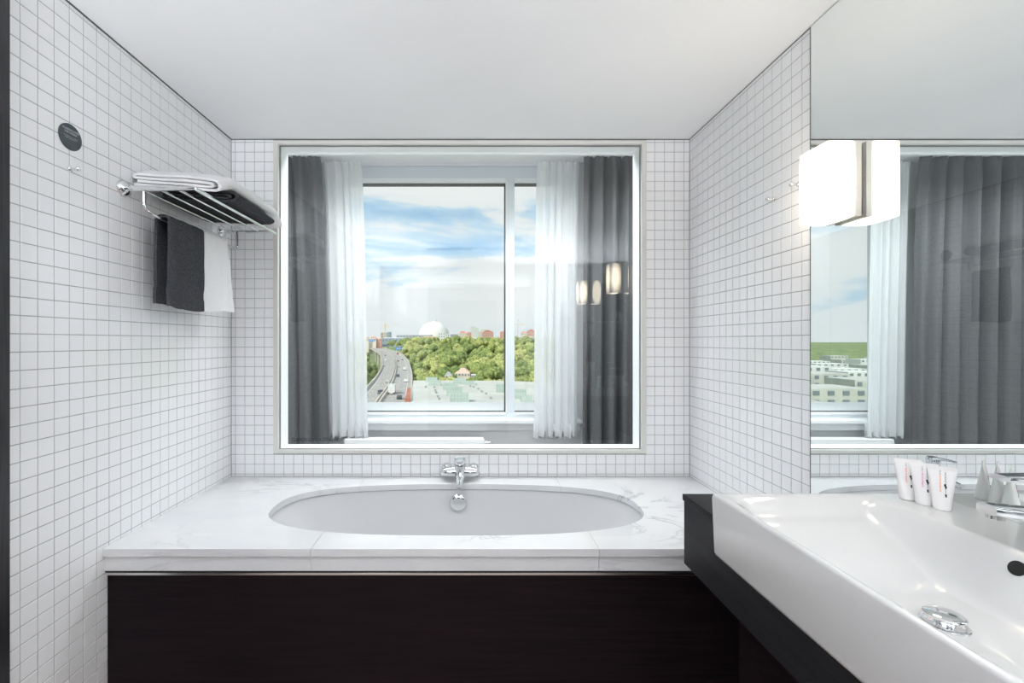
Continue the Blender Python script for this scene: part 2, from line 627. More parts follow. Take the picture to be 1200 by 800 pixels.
# ---- tiles
def tile_mesh_data():
    bv, dp = 0.0009, 0.0018
    v, f = [], []
    s = 0.0494 / 2
    for r, z in ((s, -dp), (s, -bv), (s - bv, 0.0)):
        v += [(-r, -r, z), (r, -r, z), (r, r, z), (-r, r, z)]
    for a in (0, 4):
        for i in range(4):
            j = (i + 1) % 4
            f.append((a + i, a + j, a + 4 + j, a + 4 + i))
    f.append((8, 9, 10, 11))
    return v, f


TV, TF = tile_mesh_data()
tile_me = bpy.data.meshes.new('tile')
tile_me.from_pydata(TV, [], TF)
tile_me.materials.append(M['tile'])
S0 = 0.0494


def lines(start, pitch, lo, hi):
    k0 = math.floor((lo - start) / pitch)
    out = [lo]
    k = k0 + 1
    while start + k * pitch < hi - 1e-4:
        if start + k * pitch > lo + 1e-4:
            out.append(start + k * pitch)
        k += 1
    return out + [hi]


def lay_tiles(wall, rects, org, u, v, n):
    base = Matrix((Vector((*u, 0)), Vector((*v, 0)), Vector((*n, 0)), (0, 0, 0, 1))).transposed()
    items = []
    for (u0, u1, v0, v1) in rects:
        w, h = u1 - u0 - 0.0028, v1 - v0 - 0.0028
        if w < 0.004 or h < 0.004:
            continue
        c = Vector(org) + Vector(u) * (u0 + u1) / 2 + Vector(v) * (v0 + v1) / 2
        tilt = Matrix.Rotation(R.gauss(0, 0.0042), 4, 'X') @ Matrix.Rotation(R.gauss(0, 0.0042), 4, 'Y')
        mt = Matrix.Translation(c + Vector(n) * R.uniform(-0.0002, 0.0003)) @ base @ tilt @ Matrix.Diagonal((w / S0, h / S0, 1, 1))
        px, py = CX + F * c.x / c.y, CY - F * (c.z - H) / c.y
        seen = -5 < px < 1205 and -5 < py < 805
        view = (Vector((0, 0, H)) - c)
        area = w * h * abs(view.normalized().dot(Vector(n))) / view.length ** 2
        items.append((area if seen else area * 1e-3, mt))
    items.sort(key=lambda t: -t[0])
    for a, mt in items[:300]:
        o = bpy.data.objects.new('tile', tile_me)
        col.objects.link(o)
        o.parent = wall
        o.matrix_basis = mt
    vv, ff = [], []
    for a, mt in items[300:]:
        k = len(vv)
        vv += [mt @ Vector(p) for p in TV]
        ff += [tuple(i + k for i in f) for f in TF]
    me = bpy.data.meshes.new('tiling')
    me.from_pydata([tuple(p) for p in vv], [], ff)
    me.materials.append(M['tile'])
    o = bpy.data.objects.new('tiling', me)
    col.objects.link(o)
    o.parent = wall
    o['kind'] = 'stuff'


PT = 0.05235
zl_full = lines(0.609, PT, 0.0, ZC - 0.002)
zl_up = lines(0.609, PT, ZD, ZC - 0.002)
yl = lines(1.329, PT, 1.246, YB - 0.001)
rects = [(a, b_, c, d) for a, b_ in zip(yl, yl[1:]) for c, d in zip(zl_full, zl_full[1:]) if not (a > TUBY + .03 and d < 0.5)]
lay_tiles(wl, rects, (XL, 0, 0), (0, 1, 0), (0, 0, 1), (1, 0, 0))
yl = lines(1.586, PT, 1.541, YB - 0.001)
rects = [(-b_, -a, c, d) for a, b_ in zip(yl, yl[1:]) for c, d in zip(zl_up, zl_up[1:])]
lay_tiles(wr, rects, (XR, 0, 0), (0, -1, 0), (0, 0, 1), (-1, 0, 0))
xl = lines(-1.267, 0.0524, XL + .001, XR - .001)
rects = []
for a, b_ in zip(xl, xl[1:]):
    for c, d in zip(zl_up, zl_up[1:]):
        if b_ <= OX0 or a >= OX1 or d <= OZ0 or c >= OZ1:
            rects.append((a, b_, c, d))
            continue
        if a < OX0:
            rects.append((a, OX0, c, d))
        elif b_ > OX1:
            rects.append((OX1, b_, c, d))
        elif c < OZ0:
            rects.append((a, b_, c, OZ0))
lay_tiles(wb, rects, (0, YB, 0), (1, 0, 0), (0, 0, 1), (0, -1, 0))

# dark strips painting in the shade line along the ceiling
for nm, a in (('trim_1', (XL, XL + .004, 1.246, YB, ZC - .004, ZC)), ('trim_2', (XR - .002, XR, 1.54, YB, ZC - .002, ZC)), ('trim_3', (XL, XR, YB - .003, YB, ZC - .003, ZC))):
    tag(mk(nm, box(NB(), *a), 'dark_strip', origin=(0, 0, 0)), 'thin dark strip painted for the shade where tiles meet the ceiling', 'trim', kind='structure')
# dark door frame at the picture's left edge
b = NB()
box(b, XL - .002, XL + .022, 0.35, 1.228, 0, ZC, 0.002)
tag(mk('trim_4', b, 'doorwood', origin=(0, 0, 0)), 'dark stained wooden door frame at the left edge', 'door frame', kind='structure')

# ------------------------------------------------------------------ inner window (bathroom to bedroom)
w1 = empty('window_1', (-.06, YB, OZ0), 'inner window with white reveal and clear pane above the bath', 'window', kind='structure')
tw, yf = 0.025, YB - 0.006
for a in ((OX0, OX0 + tw, OZ0, OZ1), (OX1 - tw, OX1, OZ0, OZ1), (OX0 + tw, OX1 - tw, OZ0, OZ0 + .019), (OX0 + tw, OX1 - tw, OZ1 - .019, OZ1)):
    mk('frame', box(NB(), a[0], a[1], yf, YB + .018, a[2], a[3], 0.002), 'trim', w1)
GX0, GX1, GZ0, GZ1 = OX0 + tw, OX1 - tw, OZ0 + .019, OZ1 - .019
YG0 = YB + .022
for a in ((OX0, GX0 + .0015, OZ0, OZ1), (GX1 - .0015, OX1, OZ0, OZ1), (GX0, GX1, OZ0, GZ0 + .0015), (GX0, GX1, GZ1 - .0015, OZ1)):
    mk('gasket', box(NB(), a[0], a[1], YB + .0185, YB + .0215, a[2], a[3]), 'gasket', w1)
for a in ((OX0, GX0 + .001, OZ0, OZ1), (GX1 - .001, OX1, OZ0, OZ1), (GX0, GX1, OZ0, GZ0 + .001), (GX0, GX1, GZ1 - .001, OZ1)):
    mk('reveal_board', box(NB(), a[0], a[1], YG0 + .009, yb1 + .012, a[2], a[3]), 'white', w1)
mk('glazing_bead', box(NB(), GX0, GX1, yb1 - .012, yb1 + .006, GZ1 - .011, GZ1), 'white', w1)
pane = mk('pane', box(NB(), OX0 + .004, OX1 - .004, YG0, YG0 + .008, OZ0 + .004, OZ1 - .004), 'glass', w1)
c0, c1 = P(343.5, 515, YG0), P(400, 515, YG0)
mt = Matrix.Translation(((c0.x + c1.x) / 2, YG0 - .0006, c0.z)) @ Matrix.Rotation(math.pi / 2, 4, 'X')
text('lettering', 'CLARION LOVES A GREAT VIEW', 0.027, 'pane_ink', mt, w1, xscale=0.70, bold=0.0005)

# ------------------------------------------------------------------ outer window
w2 = empty('window_2', (0, YW, WZ0), 'wide pale framed window with the city view behind the curtains', 'window', kind='structure')
yo0, yo1 = YW + .02, YW + .09


def fr(x0, x1, z0, z1, y0=yo0, y1=yo1, m='frame', name='frame', bev=.003):
    return mk(name, box(NB(), x0, x1, y0, y1, z0, z1, bev), m, w2)


gz0, gz1 = 0.729, 2.645
mx0, mx1 = 0.288, 0.362
gx0, gx1 = -1.04, 0.717
fr(WX0, gx0, WZ0, WZ1); fr(gx1, WX1, WZ0, WZ1); fr(gx0, gx1, WZ0, gz0); fr(gx0, gx1, gz1 + .005, WZ1)
fr(mx0 + .012, mx1, gz0, gz1 + .005, name='mullion')
fr(mx0, mx0 + .012, gz0, gz1 + .005, yo0 - .008, yo1, 'white', 'sash_bead')
for xa, xb in ((gx0, mx0), (mx1, gx1)):
    fr(xa, xb, gz1 - .004, gz1 + .03, yo0 - .008, yo1 - .02, 'white', 'sash_bead')
    fr(xa, xb, gz1 - .014, gz1 - .004, yo0 + .02, yo1, 'gasket', 'gasket', 0)
    fr(xa, xb, gz0 - .018, gz0 + .002, yo0 - .008, yo1 - .02, 'white', 'sash_bead')
    fr(xa, xb, gz0 + .002, gz0 + .006, yo0 + .02, yo1, 'gasket', 'gasket', 0)
    mk('pane', box(NB(), xa, xb, yo0 + .03, yo0 + .038, gz0, gz1), 'glass_out', w2)
fr(mx0 - .009, mx0, gz0, gz1, yo0 + .015, yo1, 'gasket', 'gasket', 0)
fr(WX0 - .02, WX1 + .1, 0.655, 0.684, YW - .09, YW + .02, 'white', 'window_sill', .004)
fr(WX0 - .02, WX1 + .1, 0.592, 0.652, YW - .04, YW + .0, 'white', 'apron', .003)
mk('outside_ledge', box(NB(), -3.4, 2.8, YW + .2, YW + .72, .60, .722, .004), 'ledge', w2)

# curtain rail, curtains
rail = NB()
box(rail, -2.6, 2.3, 3.50, 3.58, ZC2 - .025, ZC2)
tag(mk('curtain_rail', rail, 'white'), 'slim white curtain rail on the ceiling beyond the pane', 'curtain rail')


def curtain(name, xt, xb, ztop, zbot, y, nf, amp, seed, m, label, group, thick=0.0):
    rr = random.Random(seed)
    ph = [rr.uniform(0, 6.28) for _ in range(6)]
    nx, nzv = nf * 14, 34
    bm = NB()
    rows = []
    for j in range(nzv + 1):
        t = j / nzv
        tz = t ** 1.6
        z = ztop + (zbot - ztop) * tz
        row = []
        for i in range(nx + 1):
            u = i / nx
            x = (xt[0] + (xt[1] - xt[0]) * u) * (1 - t ** .7) + (xb[0] + (xb[1] - xb[0]) * u) * t ** .7
            q = u * nf * 2 * math.pi + 1.1 * math.sin(u * 5 + ph[0]) + .7 * math.sin(u * 11 + ph[1]) + .25 * math.sin(t * 3 + ph[2])
            top = max(0.0, 1 - t * 9)
            a = amp * (0.45 + 0.55 * min(1, t * 6)) * (0.75 + .35 * math.sin(u * 7 + ph[3]))
            yy = y + a * math.sin(q) + a * .3 * math.sin(2.3 * q + ph[4]) + top * amp * .35 * math.sin(q * 3)
            xx = x + a * .28 * math.cos(q)
            zz = z + (top * 0.006 * math.sin(q * 2) if j == 0 else 0)
            row.append(bm.verts.new((xx, yy, zz)))
        rows.append(row)
    for ra, rb in zip(rows, rows[1:]):
        for i in range(nx):
            bm.faces.new((ra[i], ra[i + 1], rb[i + 1], rb[i]))
    o = mk(name, bm, m, smooth=180)
    return tag(o, label, 'curtain', group)


ZT = ZC2 - .032
curtain('blackout_curtain', (-2.45, -1.19), (-2.45, -1.115), ZT, .02, 3.50, 9, .045, 3, 'curtain', 'heavy grey curtain left of the view window, reaching the floor', 'grey side curtains')
curtain('blackout_curtain', (.885, 2.0), (.865, 2.0), ZT, .02, 3.50, 9, .042, 5, 'curtain', 'heavy grey curtain right of the view window, reaching the floor', 'grey side curtains')
def sheer(xt, xb, label, seed):
    o = curtain('sheer_curtain', xt, xb, ZT - .012, .565, 3.565, 5, .022, seed, 'sheer', label, 'white sheer curtains')
    bm = NB()
    n = 40
    rows = [[bm.verts.new((xb[0] + (xb[1] - xb[0]) * i / n, 3.572 + .02 * math.sin(i / n * 5 * 6.28 + seed), z)) for i in range(n + 1)] for z in (.565, .55, .545, .665)]
    for ra, rb in ((rows[0], rows[1]), (rows[1], rows[2]), (rows[2], rows[3])):
        for i in range(n):
            bm.faces.new((ra[i], ra[i + 1], rb[i + 1], rb[i]))
    mk('hem', bm, 'sheer', o, smooth=180)
sheer((-1.185, -.885), (-1.13, -.825), 'white sheer curtain on the left side of the view window', 8)
sheer((.53, .87), (.50, .845), 'white sheer curtain on the right side of the view window', 9)

# radiator
rad = empty('radiator', (-.45, 3.6, 0.08), 'white panel radiator under the view window', 'radiator')
mk('panel', box(NB(), -1.0, .10, 3.52, 3.54, .10, .535, .006), 'white', rad)
mk('panel', box(NB(), -1.0, .10, 3.60, 3.62, .10, .535, .006), 'white', rad)
mk('top_grille', box(NB(), -1.0, .10, 3.52, 3.62, .535, .548, .004), 'white', rad)
mk('side_cover', box(NB(), .09, .105, 3.52, 3.62, .11, .54, .003), 'white', rad)
mk('bracket', box(NB(), -.7, -.66, 3.62, YW - .0005, .2, .5), 'white', rad)
v = NB()
lathe(v, [(.006, 0), (.006, .015), (.013, .017), (.014, .03), (.012, .05), (.006, .055)], (.10, 3.56, .515), (1, 0, 0), 16)
mk('valve', v, 'chrome', rad, smooth=40)

# added fill lights at the ceilings, out of view, in louvred boxes
def ceiling_lamp(x, y, z, w, d, m, label, group=None):
    o = empty('ceiling_fill', (x, y, z), label, 'fill light', group)
    b = NB()
    for a in ((-w / 2 - .02, -w / 2, -d / 2 - .02, d / 2 + .02), (w / 2, w / 2 + .02, -d / 2 - .02, d / 2 + .02), (-w / 2, w / 2, -d / 2 - .02, -d / 2), (-w / 2, w / 2, d / 2, d / 2 + .02)):
        box(b, x + a[0], x + a[1], y + a[2], y + a[3], z - .03, z)
    mk('housing', b, 'white', o)
    mk('louvre', box(NB(), x - w / 2, x + w / 2, y - d / 2, y + d / 2, z - .022, z - .004), 'louvre', o)
    ld = bpy.data.lights.new('fill_area', 'AREA')
    ld.shape = 'RECTANGLE'
    ld.size, ld.size_y = w, d
    ld.energy = m
    ld.spread = math.radians(140)
    ld.color = (0.95, 0.975, 1.0)
    lo = bpy.data.objects.new('fill_area', ld)
    col.objects.link(lo)
    lo.parent = o
    lo.location = (0, 0, -.026)
ceiling_lamp(-.25, .75, ZC, .5, .5, BATH_FILL, 'added square fill light above the floor before the washbasin', 'added bathroom fill lights')
ceiling_lamp(-.25, -.65, ZC, .5, .5, BATH_FILL, 'added square fill light overhead near the rear wall', 'added bathroom fill lights')
ceiling_lamp(-.3, 2.80, ZC2, 4.6, .35, ROOM_FILL, 'added long fill light overhead beyond the glass')


def uplight(x, y, z, nx_, ny_, label, k=1.0):  # added upward fill in a wall trough, brightens ceiling and upper walls
    o = empty('wall_uplight', (x, y, z), label, 'wall lamp', 'added fill lights behind the viewer')
    w, d = (.14, .30) if nx_ else (.30, .14)
    cx_, cy_ = x + nx_ * .30, y + ny_ * .30
    b = NB()
    for a in ((-w / 2, -w / 2 + .006, -d / 2, d / 2), (w / 2 - .006, w / 2, -d / 2, d / 2), (-w / 2, w / 2, -d / 2, -d / 2 + .006), (-w / 2, w / 2, d / 2 - .006, d / 2)):
        box(b, cx_ + a[0], cx_ + a[1], cy_ + a[2], cy_ + a[3], z - .08, z + .03)
    box(b, cx_ - w / 2, cx_ + w / 2, cy_ - d / 2, cy_ + d / 2, z - .08, z - .07)
    mk('trough', b, 'white', o)
    mk('bracket', box(NB(), min(x, cx_), max(x, cx_ + .01 * abs(ny_)), min(y, cy_), max(y, cy_ + .01 * abs(nx_)), z - .06, z - .04), 'white', o)
    ld = bpy.data.lights.new('uplight', 'AREA')
    ld.shape = 'RECTANGLE'
    ld.size, ld.size_y = w - .02, d - .02
    ld.energy = REAR_FILL * k
    ld.color = (0.93, 0.965, 1.0)
    lo = bpy.data.objects.new('uplight', ld)
    col.objects.link(lo)
    lo.parent = o
    ld.spread = math.radians(112)
    lo.location = (nx_ * .30, ny_ * .30, .034)
    lo.rotation_euler = (math.radians(180 - 32), 0, 0)


uplight(XL, .12, 1.62, 1, 0, 'added fill light on the left wall beside the dark door frame', .12)
uplight(XL, -.95, 1.62, 1, 0, 'added fill light on the left wall near the rear wall', .8)
uplight(-.92, YREAR, 1.62, 0, 1, 'added fill light on the rear wall beside the door')
uplight(XR, -1.1, 1.62, -1, 0, 'added fill light on the right wall behind the viewer', 1.25)

# ------------------------------------------------------------------ bath and its marble surround
CXT, AX, CYT, AY, NE = -.062, .800, 1.970, .300, 2.7


def oval(s, sx=1.0, sy=1.0):
    c, sn = math.cos(s), math.sin(s)
    return (CXT + sx * AX * math.copysign(abs(c) ** (2 / NE), c), CYT + sy * AY * math.copysign(abs(sn) ** (2 / NE), sn))


def oval_y(x):
    k = max(0.0, 1 - abs((x - CXT) / AX) ** NE) ** (1 / NE)
    return CYT - AY * k, CYT + AY * k


JL, JR, G = -.56, .448, .0007
ZS = ZD - .027
deck = empty('bath_surround', (XL, TUBY, 0), 'white veined marble bath surround with dark wood front panel', 'bath surround')
arc = [2 * math.pi * i / 160 for i in range(160)]
pl = [oval(s) for s in arc]
left = sorted([p for p in pl if p[0] < JL - G - .002], key=lambda p: math.atan2(p[1] - CYT, -(p[0] - CXT)))
right = sorted([p for p in pl if p[0] > JR + G + .002], key=lambda p: math.atan2(p[1] - CYT, p[0] - CXT))
yl0, yl1 = oval_y(JL)
yr0, yr1 = oval_y(JR)
e = .0008
slab_l = [(XL + e, TUBY), (JL - G, TUBY), (JL - G, yl0)] + left + [(JL - G, yl1), (JL - G, YB - e), (XL + e, YB - e)]
slab_r = [(XR - e, YB - e), (JR + G, YB - e), (JR + G, yr1)] + list(reversed(right)) + [(JR + G, yr0), (JR + G, TUBY), (XR - e, TUBY)]
xsm = [JL + G + (JR - JL - 2 * G) * i / 40 for i in range(41)]
slab_f = [(JL + G, TUBY), (JR - G, TUBY)] + [(x, oval_y(x)[0]) for x in reversed(xsm)]
slab_b = [(x, oval_y(x)[1]) for x in xsm] + [(JR - G, YB - e), (JL + G, YB - e)]
for pts in (slab_l, slab_r, slab_f, slab_b):
    mk('marble_slab', prism(NB(), [Vector((x, y, ZD)) for x, y in pts], Vector((0, 0, -.027))), 'marble', deck, smooth=35)
for xa, xb in ((XL + e, JL - G), (JL + G, JR - G), (JR + G, XR - e)):
    mk('marble_fascia', box(NB(), xa, xb, TUBY + .008, TUBY + .022, .516, ZS - .0006), 'marble', deck)
mk('shadow_gap', box(NB(), XL + .001, XR - .001, TUBY + .012, TUBY + .03, .508, .516), 'black', deck)
mk('chrome_strip', box(NB(), XL + .008, XR - .001, TUBY + .010, TUBY + .02, .499, .508, .001), 'brushed', deck)
mk('front_panel', box(NB(), XL + .001, XR - .001, TUBY + .022, TUBY + .04, 0.002, .499), 'wood', deck)

bath = empty('bathtub', (CXT, CYT, .1), 'oval white bathtub set into the marble surround', 'bathtub')
prof = [(.569, 1.015, 1.02), (.55, 1.008, 1.01), (.50, .985, .985), (.42, .945, .955), (.33, .90, .92), (.25, .85, .87), (.205, .80, .80), (.18, .73, .70), (.168, .60, .52), (.163, .40, .3), (.162, .15, .1)]
b = NB()
rings = []
for z, sx, sy in prof:
    rings.append([(*oval(s, sx, sy), z - .004) for s in arc])
loft(b, rings, cap=False)
b.faces.new(list(b.verts)[-160:])
bmesh.ops.recalc_face_normals(b, faces=list(b.faces))
for f in b.faces:
    f.normal_flip() if f.calc_center_median().z < .17 and f.normal.z < 0 else None
mk('shell', b, 'acrylic', bath, smooth=60)
ov = NB()
oc = P(537, 588, 2.252)
lathe(ov, [(.030, .03), (.033, .0), (.043, -.004), (.043, -.012), (.038, -.019), (.02, -.022), (.0, -.0225)], oc, (0, 1, .06), 36)
mk('overflow_knob', ov, 'chrome', bath, smooth=50)

# bath mixer tap
tx = P(539, 545, 2.33).x
tap = empty('bath_mixer_tap', (tx, YB, .61), 'chrome wall-mounted mixer tap above the bathtub', 'tap')
zc, yc = .640, 2.335
rings = []
for i in range(25):
    t = -1 + 2 * i / 24
    k = (1 - abs(t) ** 4) ** .5 if abs(t) < 1 else .02
    k = max(k, .05)
    rz, ry = .030 * k * (0.86 + .14 * (1 - t * t)), .034 * k
    rings.append([(tx + t * .104, yc + ry * math.cos(a), zc + rz * math.sin(a)) for a in [2 * math.pi * j / 24 for j in range(24)]])
mk('body', loft(NB(), rings), 'chrome', tap, smooth=60)
for s in (-1, 1):
    r = NB()
    lathe(r, [(.030, 0), (.030, .006), (.024, .014), (.017, .018), (.017, .05)], (tx + s * .072, YB - .0005, zc), (0, -1, 0), 24)
    mk('wall_rosette', r, 'chrome', tap, smooth=40)
r = NB()
lathe(r, [(.026, 0), (.029, .01), (.029, .045), (.0275, .05)], (tx, yc - .012, zc - .005), (0, -.12, 1), 28)
mk('cartridge', r, 'chrome', tap, smooth=40)
lv = NB()
lathe(lv, [(.0265, 0), (.029, .004), (.029, .028), (.025, .034), (.0, .036)], (tx, yc - .018, zc + .047), (0, -.12, 1), 28)
rings = []
for t in [i / 8 for i in range(9)]:
    y = yc - .03 - t * .095
    z = zc + .075 + .020 * t - .012 * t * t
    w, h = .024 - .012 * t, .008 - .004 * t
    rings.append([(tx + w * math.cos(a), y, z + h * math.sin(a)) for a in [2 * math.pi * j / 16 for j in range(16)]])
loft(lv, rings)
mk('lever', lv, 'chrome', tap, smooth=50)
d = NB()
lathe(d, [(.0035, 0), (.0035, .002)], (tx + .002, yc - .046, zc + .057), (0, -1, 0), 12)
mk('indicator_dot', d, 'black', tap)
sp = NB()
rings = []
for t in [i / 8 for i in range(9)]:
    y = yc - .015 - t * .135
    z = zc - .004 - .024 * t
    w, h = .027 - .010 * t, .019 - .008 * t
    rings.append([(tx + w * math.cos(a), y, z + h * math.sin(a)) for a in [2 * math.pi * j / 20 for j in range(20)]])
loft(sp, rings)
mk('spout', sp, 'chrome', tap, smooth=50)
ae = NB()
lathe(ae, [(.012, 0), (.012, .012), (.009, .0125)], (tx, yc - .137, zc - .030), (0, -.25, -1), 18)
mk('aerator', ae, 'brushed', tap, smooth=40)

# ------------------------------------------------------------------ towel rack and towels
ZR = 1.885
XRL = [-1.225, -1.158, -1.09, -1.022]
YN, YF = 1.652, 2.300
rack = empty('towel_rack', (XL, (YN + YF) / 2, ZR - .1), 'chrome towel rack on the tiled wall above the bath', 'towel rack')
for y in (YN, YF):
    r = NB()
    lathe(r, [(.031, 0), (.031, .006), (.026, .016), (.016, .022), (.010, .026), (.010, .04)], (XL, y, ZR), (1, 0, 0), 28)
    mk('wall_rosette', r, 'chrome', rack, smooth=40)
    r = NB()
    rings = []
    for t in [i / 10 for i in range(11)]:
        x = XL + .03 + t * (XRL[-1] + .004 - XL - .03)
        h = .0115 - .004 * t
        rings.append([(x, y + .008 * math.cos(a), ZR + h * math.sin(a)) for a in [2 * math.pi * j / 14 for j in range(14)]])
    loft(r, rings)
    mk('side_arm', r, 'chrome', rack, smooth=50)
for i, x in enumerate(XRL):
    mk('rail', tube(NB(), [(x, YN, ZR), (x, YF + .035 * (i == 3), ZR)], .0075 if i == 3 else .005, 12), 'chrome', rack, smooth=50)
XB, ZB = -1.190, 1.790
pts = round_path([(XB - .022, YN + .004, ZR), (XB - .022, YN + .004, ZB + .02), (XB, YN + .05, ZB), (XB, YF - .05, ZB), (XB - .01, YF - .004, ZB + .004), (XB - .01, YF - .004, ZR)], .035)
mk('hanging_bar', tube(NB(), pts, .0065, 12), 'chrome', rack, smooth=50)


def ribbon(bm, path, th, y0, y1, ny, fx):
    """thick cloth following a path in the XZ plane, extruded along Y; fx moves each point"""
    n = len(path)
    L_, R_ = [], []
    for i in range(n):
        a, c = path[max(i - 1, 0)], path[min(i + 1, n - 1)]
        d = Vector((c[0] - a[0], c[1] - a[1]))
        d.normalize()
        nn = Vector((-d.y, d.x)) * th / 2
        L_.append((path[i][0] + nn.x, path[i][1] + nn.y))
        R_.append((path[i][0] - nn.x, path[i][1] - nn.y))
    e0 = [((L_[0][0] * (1 - k) + R_[0][0] * k), (L_[0][1] * (1 - k) + R_[0][1] * k)) for k in (.33, .67)]
    ring2 = list(reversed(e0)) + L_ + list(reversed(R_))
    rings = []
    for j in range(ny + 1):
        t = j / ny
        sc_ = 1.0
        rings.append([fx(Vector((p[0], y0 + (y1 - y0) * t, p[1])), t) for p in ring2])
    loft(bm, rings)
    return bm


def folded(name, x0, x1, y0, y1, z0, m, seed, label, lay=.0115, droop=.012, skew=.0, near=.0):
    """a towel folded in four layers with its big fold towards +X"""
    th = lay * .74
    zs = [z0 + lay * (k + .5) for k in range(4)]
    path = []
    nx = 16
    for i in range(nx + 1):
        path.append((x0 + (x1 - .02 - x0) * i / nx, zs[0]))
    cz, rz = (zs[0] + zs[3]) / 2, (zs[3] - zs[0]) / 2
    for i in range(1, 10):
        a = -math.pi / 2 + math.pi * i / 10
        path.append((x1 - .02 + math.cos(a) * .02, cz + rz * math.sin(a)))
    for i in range(nx + 1):
        path.append((x1 - .02 + (x0 + .006 - x1 + .02) * i / nx, zs[3]))
    for i in range(1, 5):
        a = math.pi / 2 + math.pi * i / 5
        path.append((x0 + .006 + math.cos(a) * .006, (zs[2] + zs[3]) / 2 + math.sin(a) * lay / 2))
    for i in range(nx + 1):
        path.append((x0 + .006 + (x1 - .032 - x0 - .006) * i / nx, zs[2]))
    for i in range(1, 5):
        a = math.pi / 2 - math.pi * i / 5
        path.append((x1 - .032 + math.cos(a) * .006, (zs[1] + zs[2]) / 2 + math.sin(a) * lay / 2))
    for i in range(nx + 1):
        path.append((x1 - .032 + (x0 + .012 - x1 + .032) * i / nx, zs[1]))

    def fx(p, t):
        u = (p.x - x0) / (x1 - x0)
        w = noise.noise(Vector((p.x * 9 + seed, p.y * 9, p.z * 12))) * .006
        h = (p.z - z0) / (4 * lay)
        p.y += noise.noise(Vector((p.x * 10, seed * 3.1, p.z * 60))) * .006 * (1 if t < .5 else -1) + skew * u
        p.x += .006 * math.sin(t * 4 + seed) + noise.noise(Vector((seed, p.y * 10, p.z * 30))) * .004
        p.z += h * (w - droop * max(0, u - .55) * 2.0 * (t ** .8) * .6 - .006 * abs(2 * t - 1) ** 3 + .006 * math.sin(u * 3.0))
        p.z -= near * max(0, 1 - t / .19) ** 1.2 + near * max(0, (t - .85) / .15) ** 1.2
        return p
    o = mk(name, ribbon(NB(), path, th, y0, y1, 26, fx), m, smooth=50)
    return tag(o, label, 'towel', 'folded towels on the rack')


zt = ZR + .0078
folded('folded_towel', -1.262, -.975, 1.80, 2.155, zt, 'towel_dark', 2, 'folded charcoal towel on the rack under a white one', lay=.0140, droop=.02, skew=.05)
folded('folded_towel', -1.268, -.985, 1.690, 2.245, zt + .0565, 'towel_white', 5, 'folded white towel on top of the charcoal one on the rack', lay=.0145, droop=.035, skew=.075, near=.042)


def hanging(name, y0, y1, zbf, zbb, m, seed, label, spread=.0):
    path = []
    n = 18
    for i in range(n):
        path.append((XB - .026, zbb + (ZB - zbb) * i / n))
    for i in range(9):
        a = math.pi - math.pi * i / 8
        path.append((XB + .026 * math.cos(a) * 1.0, ZB + .004 + .012 * math.sin(a)))
    for i in range(1, n + 1):
        path.append((XB + .026, ZB + (zbf - ZB) * i / n))

    def fx(p, t):
        dz = max(0, ZB - p.z)
        side = 1 if p.x > XB else -1
        p.x += side * (.006 * math.sin(t * 9 + seed) + .010 * (t - .5)) * min(1, dz * 6) + .004 * noise.noise(Vector((seed, t * 6, p.z * 9)))
        zb = zbf if side > 0 else zbb
        rel = p.z - zb
        if .055 < rel < .085:
            p.x -= side * .0025
        p.y += (t if spread > 0 else 1 - t) * spread * dz
        p.z += .006 * math.sin(t * 5 + seed) * (dz / .34)
        return p
    o = mk(name, ribbon(NB(), path, .011, y0, y1, 24, fx), m, smooth=60)
    return tag(o, label, 'towel', 'towels hanging from the rack')


hanging('hand_towel', 1.725, 1.940, 1.452, 1.462, 'towel_dark', 1, 'charcoal hand towel hanging over the rack bar', -.02)
hanging('hand_towel', 1.948, 2.125, 1.458, 1.465, 'towel_white', 4, 'white hand towel hanging over the rack bar', .14)

# round sign and hooks
sy, sz = 1.434, H + .655
sign = empty('round_sign', (XL, sy, sz), 'small round dark sign with pale lettering on the left tiled wall', 'sign')
r = NB()
lathe(r, [(.0415, 0), (.0415, .0022), (.0408, .003), (.0, .003)], (XL + .0004, sy, sz), (1, 0, 0), 48)
mk('disc', r, 'sign', sign, smooth=40)
# a text frame facing +X, reading along +Y
rotx = Matrix((Vector((0, 1, 0, 0)), Vector((0, 0, 1, 0)), Vector((1, 0, 0, 0)), (0, 0, 0, 1))).transposed()
for body, dz, size, xs_ in (('CLARION LOVES', .0215, .0085, .95), ('THE OCEAN', .0125, .0085, .95)):
    text('lettering', body, size, 'sign_ink', Matrix.Translation((XL + .0036, sy, sz + dz)) @ rotx, sign, xscale=xs_, bold=.0003)
b = NB()
for k, (dz, w) in enumerate(((.0, .048), (-.0055, .042))):
    y = sy - w / 2
    while y < sy + w / 2:
        s = R.uniform(.0014, .0030)
        box(b, XL + .0032, XL + .0036, y, y + s, sz + dz - .0011, sz + dz + .0011)
        y += s + .0011 + (R.random() < .25) * .0015
mk('fine_print', b, 'sign_ink', sign)


def hook(org, ax, label):
    o = empty('wall_hook', org, label, 'hook', 'small chrome hooks on the tiles')
    r = NB()
    lathe(r, [(.009, 0), (.009, .003), (.006, .005), (.0045, .008), (.004, .02)], org, ax, 18)
    mk('stem', r, 'chrome', o, smooth=40)
    r = NB()
    lathe(r, [(.004, .018), (.0075, .021), (.0085, .026), (.007, .031), (.003, .0335)], org, ax, 18)
    mk('knob', r, 'chrome', o, smooth=50)


hook((XL, 1.434, H + .552), (1, 0, 0), 'small chrome hook on the left wall under the round sign')
hook((XR, 1.728, H + .550), (-1, 0, 0), 'small chrome hook on the right wall, farther from the lamp')
hook((XR, 1.600, H + .562), (-1, 0, 0), 'small chrome hook on the right wall, half behind the lamp')

